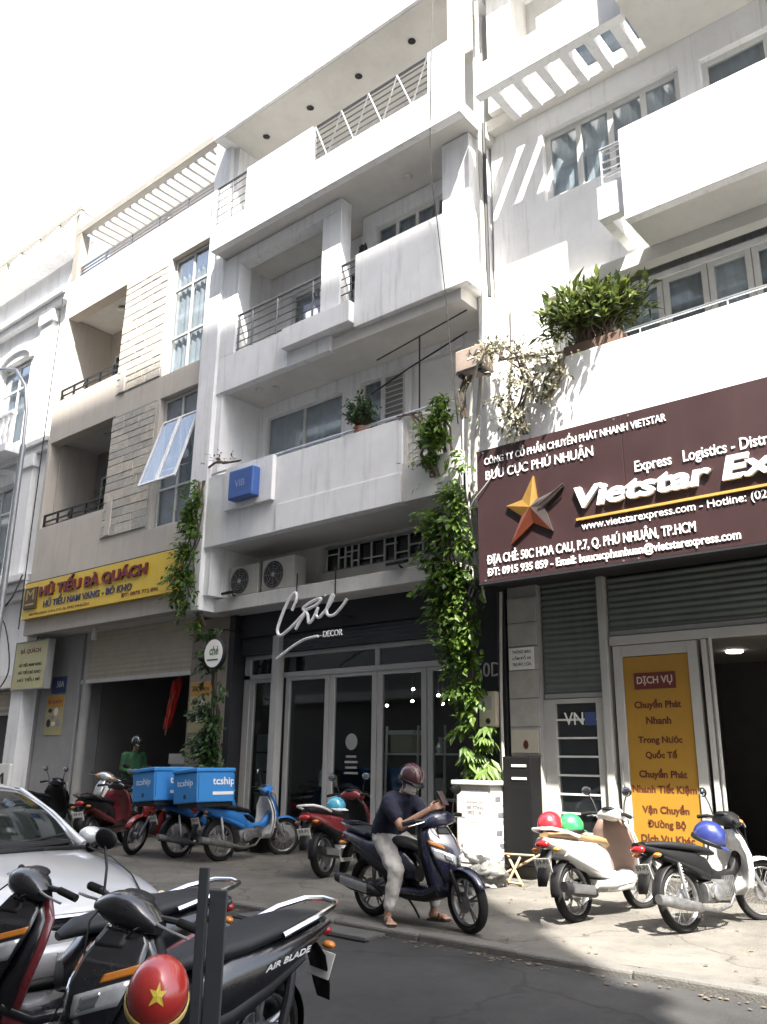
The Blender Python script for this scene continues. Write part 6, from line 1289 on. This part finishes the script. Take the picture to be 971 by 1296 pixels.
hm.matrix_world = rider_loc @ HMr @ Matrix.Translation((-.012, 0, .055)) @ Matrix.Scale(.93, 4)
for s_ in (-.5, 0, .5):
    mb = MB(); mb.sheet([[Vector((.138*math.cos(t)*math.cos(s_*.5), .118*math.sin(s_+d)*math.cos(t*.6) if False else .116*math.sin(s_+d), .128*math.sin(t)*math.cos(s_+d))) for t in [R(10+16*k) for k in range(11)]] for d in (-.07, .07)]); mb.build('stripe', mat('helmet_stripe', (0.16, 0.07, 0.075), 0.4), hm, smooth=True, solid=.004)
ph = thing('mobile_phone', 'mobile phone held in the rider hands', 'phone', world=False)
ph.matrix_world = rider_loc @ Matrix.Translation((.91, 0, 1.125)) @ Matrix.Rotation(R(-35), 4, 'Y')
MB().box(-.004, .004, -.037, .037, -.075, .075).build('case', mat('phone_case', (0.05, 0.03, 0.03), 0.4), ph, bevel=0.003)
MB().box(-.0055, -.0041, -.033, .033, -.068, .068).build('screen', DARKPAINT, ph)
JG = dict(pel=(0, 0, .92), che=(.01, 0, 1.12), upc=(.03, 0, 1.32), nek=(.06, 0, 1.46), hed=(.10, 0, 1.58), face=(.93, .0, -.36),
          shR=(.02, -.18, 1.36), elR=(.03, -.23, 1.10), wrR=(.22, -.12, 1.05), shL=(.02, .18, 1.36), elL=(.03, .23, 1.10), wrL=(.22, .10, 1.06),
          fdR=(.9, .3, .1), pdR=(0, 1, 0), thR=(0, .2, 1), fdL=(.9, -.3, .1), pdL=(0, -1, 0), thL=(0, -.2, 1),
          knR=(.02, -.10, .50), anR=(0, -.10, .09), ftR=(1, -.1, 0), knL=(.02, .10, .50), anL=(0, .10, .09), ftL=(1, .1, 0))
GM = Matrix.Translation((-14.95, 10.15, .14)) @ Matrix.Rotation(R(-8), 4, 'Z')
g_, HMg = person('person in a green jacket standing in the noodle shop doorway', GM, JG, mat('green_jacket', (0.015, 0.075, 0.028), 0.7, var=0.25, scale=5), mat('dark_trousers', (0.02, 0.02, 0.025), 0.9), MATS['sandal_dark'], long_sleeve=True)
hk = helmet((0, 0, 0), paint('dark_helmet', (0.02, 0.025, 0.025)), 'dark helmet on the person in the green jacket', scale=.95)
hk.matrix_world = GM @ HMg @ Matrix.Translation((-.012, 0, .055)) @ Matrix.Scale(.95, 4)

# ================================================================== CAR
CARP = mat('silver_car_paint', (0.60, 0.61, 0.62), 0.32, 0.35, var=0.03, scale=1, coat=1.0)
car = thing('parked_car', 'silver sedan with sloping bonnet at the left edge of the road', 'car', world=False)
# body sections: x, half width, sill z, belt z (shoulder), top z (centre line), crown
SEC = [(-2.12, .60, .40, .62, .66), (-2.05, .72, .30, .78, .84), (-1.75, .80, .22, .90, .965), (-1.2, .83, .18, .93, .985), (-.5, .84, .17, .93, .985), (.3, .84, .17, .92, .98), (.85, .835, .18, .905, .985), (1.0, .83, .18, .89, .975), (1.25, .825, .19, .855, .945), (1.55, .81, .21, .80, .895), (1.8, .785, .24, .745, .835), (1.98, .74, .28, .69, .765), (2.07, .67, .33, .64, .68), (2.11, .60, .38, .58, .60)]
def sec_ring(x, hw, sl, bz, tz):
    pts = [(0, tz), (hw*.35, tz-.008), (hw*.62, tz-.03), (hw*.80, bz+(tz-bz)*.42), (hw*.93, bz+.012), (hw*.985, bz-.05), (hw, (bz+sl)*.55), (hw*.985, sl+.14), (hw*.95, sl+.04), (hw*.85, sl), (0, sl)]
    r_ = [(x, y, z) for y, z in pts] + [(x, -y, z) for y, z in pts[-2:0:-1]]
    return r_
MB().loft([sec_ring(*s_) for s_ in SEC]).build('body', CARP, car, sub=2)
CARGLASS = glass('car_glass', (0.30, 0.36, 0.34), 0.05, 0.30, (0.035, 0.045, 0.04))
QS = [-1+k/8 for k in range(17)]
def hdr(q): return Vector((.26-.07*q*q, .575*q, 1.385-.045*abs(q)**3))
def cwl(q): return Vector((1.06-.20*q*q, .755*q, .975-.035*q*q))
MB().sheet([[hdr(q).lerp(cwl(q), t)+Vector((.05, 0, .035))*math.sin(math.pi*t) for q in QS] for t in [j/8 for j in range(9)]]).build('windscreen', CARGLASS, car, smooth=True, solid=.006)
def rhd(q): return Vector((-1.02+.06*q*q, .55*q, 1.375-.045*abs(q)**3))
def rbt(q): return Vector((-1.74+.12*q*q, .70*q, .985-.03*q*q))
MB().sheet([[rhd(q).lerp(rbt(q), t)+Vector((-.04, 0, .03))*math.sin(math.pi*t) for q in QS] for t in [j/8 for j in range(9)]]).build('rear_window', CARGLASS, car, smooth=True, solid=.006)
for s_ in (1, -1):
    top = [(.18, .575, 1.34), (-.1, .585, 1.375), (-.5, .59, 1.375), (-.95, .555, 1.33)]; bot = [(.88, .765, .955), (.2, .80, .955), (-.6, .80, .955), (-1.55, .735, .965)]
    MB().sheet([[Vector(a_).lerp(Vector(b_), t)+Vector((0, .03*math.sin(math.pi*t), 0)) for a_, b_ in zip([Vector((p[0], p[1]*s_, p[2])) for p in top], [Vector((p[0], p[1]*s_, p[2])) for p in bot])] for t in [j/5 for j in range(6)]]).build('side_window', CARGLASS, car, smooth=True, solid=.006)
    MB().ell((-.15, .33*s_, 1.10), .10, .22, .24).build('seat', DARKCURT, car, smooth=True); MB().ell((-.2, .33*s_, 1.33), .05, .12, .06).build('headrest', DARKCURT, car, smooth=True)
MB().box(-1.5, .62, -.70, .70, .99, 1.0).build('interior_floor', BLACKPL, car)
MB().ell((.86, 0, .985), .24, .66, .05).build('dashboard', BLACKPL, car, smooth=True)
MB().tube([(.50+.03*math.sin(t), .33+.17*math.cos(t), 1.06+.15*math.sin(t)) for t in [2*math.pi*k/20 for k in range(21)]], .016, 6).build('steering_wheel', BLACKPL, car, smooth=True)
rf = MB(); rows = []
for x_, hw, z1 in ((-1.04, .555, 1.382), (-.7, .59, 1.42), (-.3, .60, 1.432), (.05, .595, 1.415), (.27, .58, 1.388)):
    rows.append([(x_-(.07*q*q if x_ > 0 else -.06*q*q), hw*q, z1-.05*abs(q)**3) for q in QS])
rf.sheet(rows).build('roof', CARP, car, smooth=True, solid=.02)
for s_ in (1, -1):
    MB().tube([(.19, .58*s_, 1.345), (.53, .675*s_, 1.17), (.87, .765*s_, .95)], [.028, .032, .038], 10).build('windscreen_pillar', CARP, car, smooth=True)
    MB().tube([(-.97, .555*s_, 1.33), (-1.3, .64*s_, 1.16), (-1.62, .71*s_, .95)], [.05, .06, .08], 10).build('rear_pillar', CARP, car, smooth=True)
    MB().tube([(-.38, .598*s_, 1.36), (-.34, .80*s_, .96)], .035, 8).build('door_pillar', BLACKPL, car, smooth=True)
    mr_ = MB().ell((.72, .93*s_, 1.01), .07, .10, .065, 14, 10).build('door_mirror', CARP, car, smooth=True); MB().ell((.70, .85*s_, .96), .04, .06, .025).build('mirror_foot', BLACKPL, mr_, smooth=True)
    # headlight and indicator
    hl = MB(Matrix.Translation((1.985, .585*s_, .635)) @ Matrix.Rotation(R(24*s_), 4, 'Z') @ Matrix.Rotation(R(-22), 4, 'Y')); hl.ell((0, 0, 0), .075, .155, .085, 18, 10); hl.build('headlight', LENS, car, smooth=True)
    MB(Matrix.Translation((1.90, .74*s_, .645)) @ Matrix.Rotation(R(62*s_), 4, 'Z')).ell((0, 0, 0), .05, .075, .07).build('indicator', mat('pale_amber_lens', (0.6, 0.5, 0.36), 0.2, coat=.6), car, smooth=True)
    for xx in (1.32, -1.28):
        w_ = MB(); torus(w_, (xx, .74*s_, .30), .25, .055, .095, 40, 12); wo_ = w_.build('wheel', RUBBER, car, smooth=True)
        rim = MB(); rim.lathe([(.20, -.06), (.205, .05), (.18, .06), (.05, .05), (.02, .055)], 28, Matrix.Translation((xx, .78*s_, .30)) @ Matrix.Rotation(R(-90*s_), 4, 'X')); rim.build('rim', STEEL, wo_, smooth=True)
        MB().lathe([(.33, -.10), (.335, .02), (.30, .05)], 32, Matrix.Translation((xx, .78*s_, .31)) @ Matrix.Rotation(R(-90*s_), 4, 'X')).build('wheel_arch', BLACKPL, car, smooth=True)
MB().ell((2.045, 0, .605), .065, .40, .070, 24, 10).build('grille', BLACKPL, car, smooth=True)
gs = [o for o in car.children if o.name.startswith('grille')][0]
for k in range(4): MB().tube([(2.085, -.34, .565+.027*k), (2.112, 0, .565+.027*k), (2.085, .34, .565+.027*k)], .006, 5).build('grille_slat', DARKMETAL, gs)
MB().tube([(2.04, -.46, .675), (2.10, -.2, .672), (2.115, 0, .67), (2.10, .2, .672), (2.04, .46, .675)], .018, 8).build('grille_trim', CHROME, gs, smooth=True)
mb = MB(); mb.loft([ring((2.06-.20*(q*q)**1.3, .78*q, .42), (1, 0, 0), (0, 0, 1), .11, .115, 14, 3) for q in (-1, -.85, -.6, -.3, 0, .3, .6, .85, 1)]); mb.build('bumper', CARP, car, smooth=True)
pm = Matrix.Translation((2.178, 0, .44)); MB().obox(pm, .012, .47, .11).build('number_plate', PLATE, car, bevel=.004)
MB().ell((2.14, 0, .33), .05, .5, .045, 20, 8).build('air_intake', BLACKPL, car, smooth=True)
MB().sheet([[cwl(q)+Vector((d, 0, z_)) for q in QS] for d, z_ in ((-.02, .004), (.05, .006), (.075, -.012))]).build('cowl', BLACKPL, car, smooth=True, solid=.01)
for yy, y2 in ((.05, .55), (-.5, .1)):
    MB().tube([(1.05, yy, 1.0), (.93, y2, 1.045)], .010, 6).build('wiper', BLACKPL, car)
for yy in (.25, -.25): MB().ell((1.18, yy, .972), .015, .02, .01, 8, 6).build('washer_jet', BLACKPL, car, smooth=True)
for s_ in (1, -1): MB().tube([(1.05, .70*s_, .952), (1.4, .66*s_, .905), (1.75, .58*s_, .825), (1.97, .50*s_, .742)], .006, 5).build('bonnet_seam', DARKMETAL, car)
car.location = (-7.12, 3.1, NZ); car.rotation_euler = (0, 0, R(3)); car.scale = (.98,)*3
for o in bpy.data.objects:
    if '_w' in o: del o['_w']
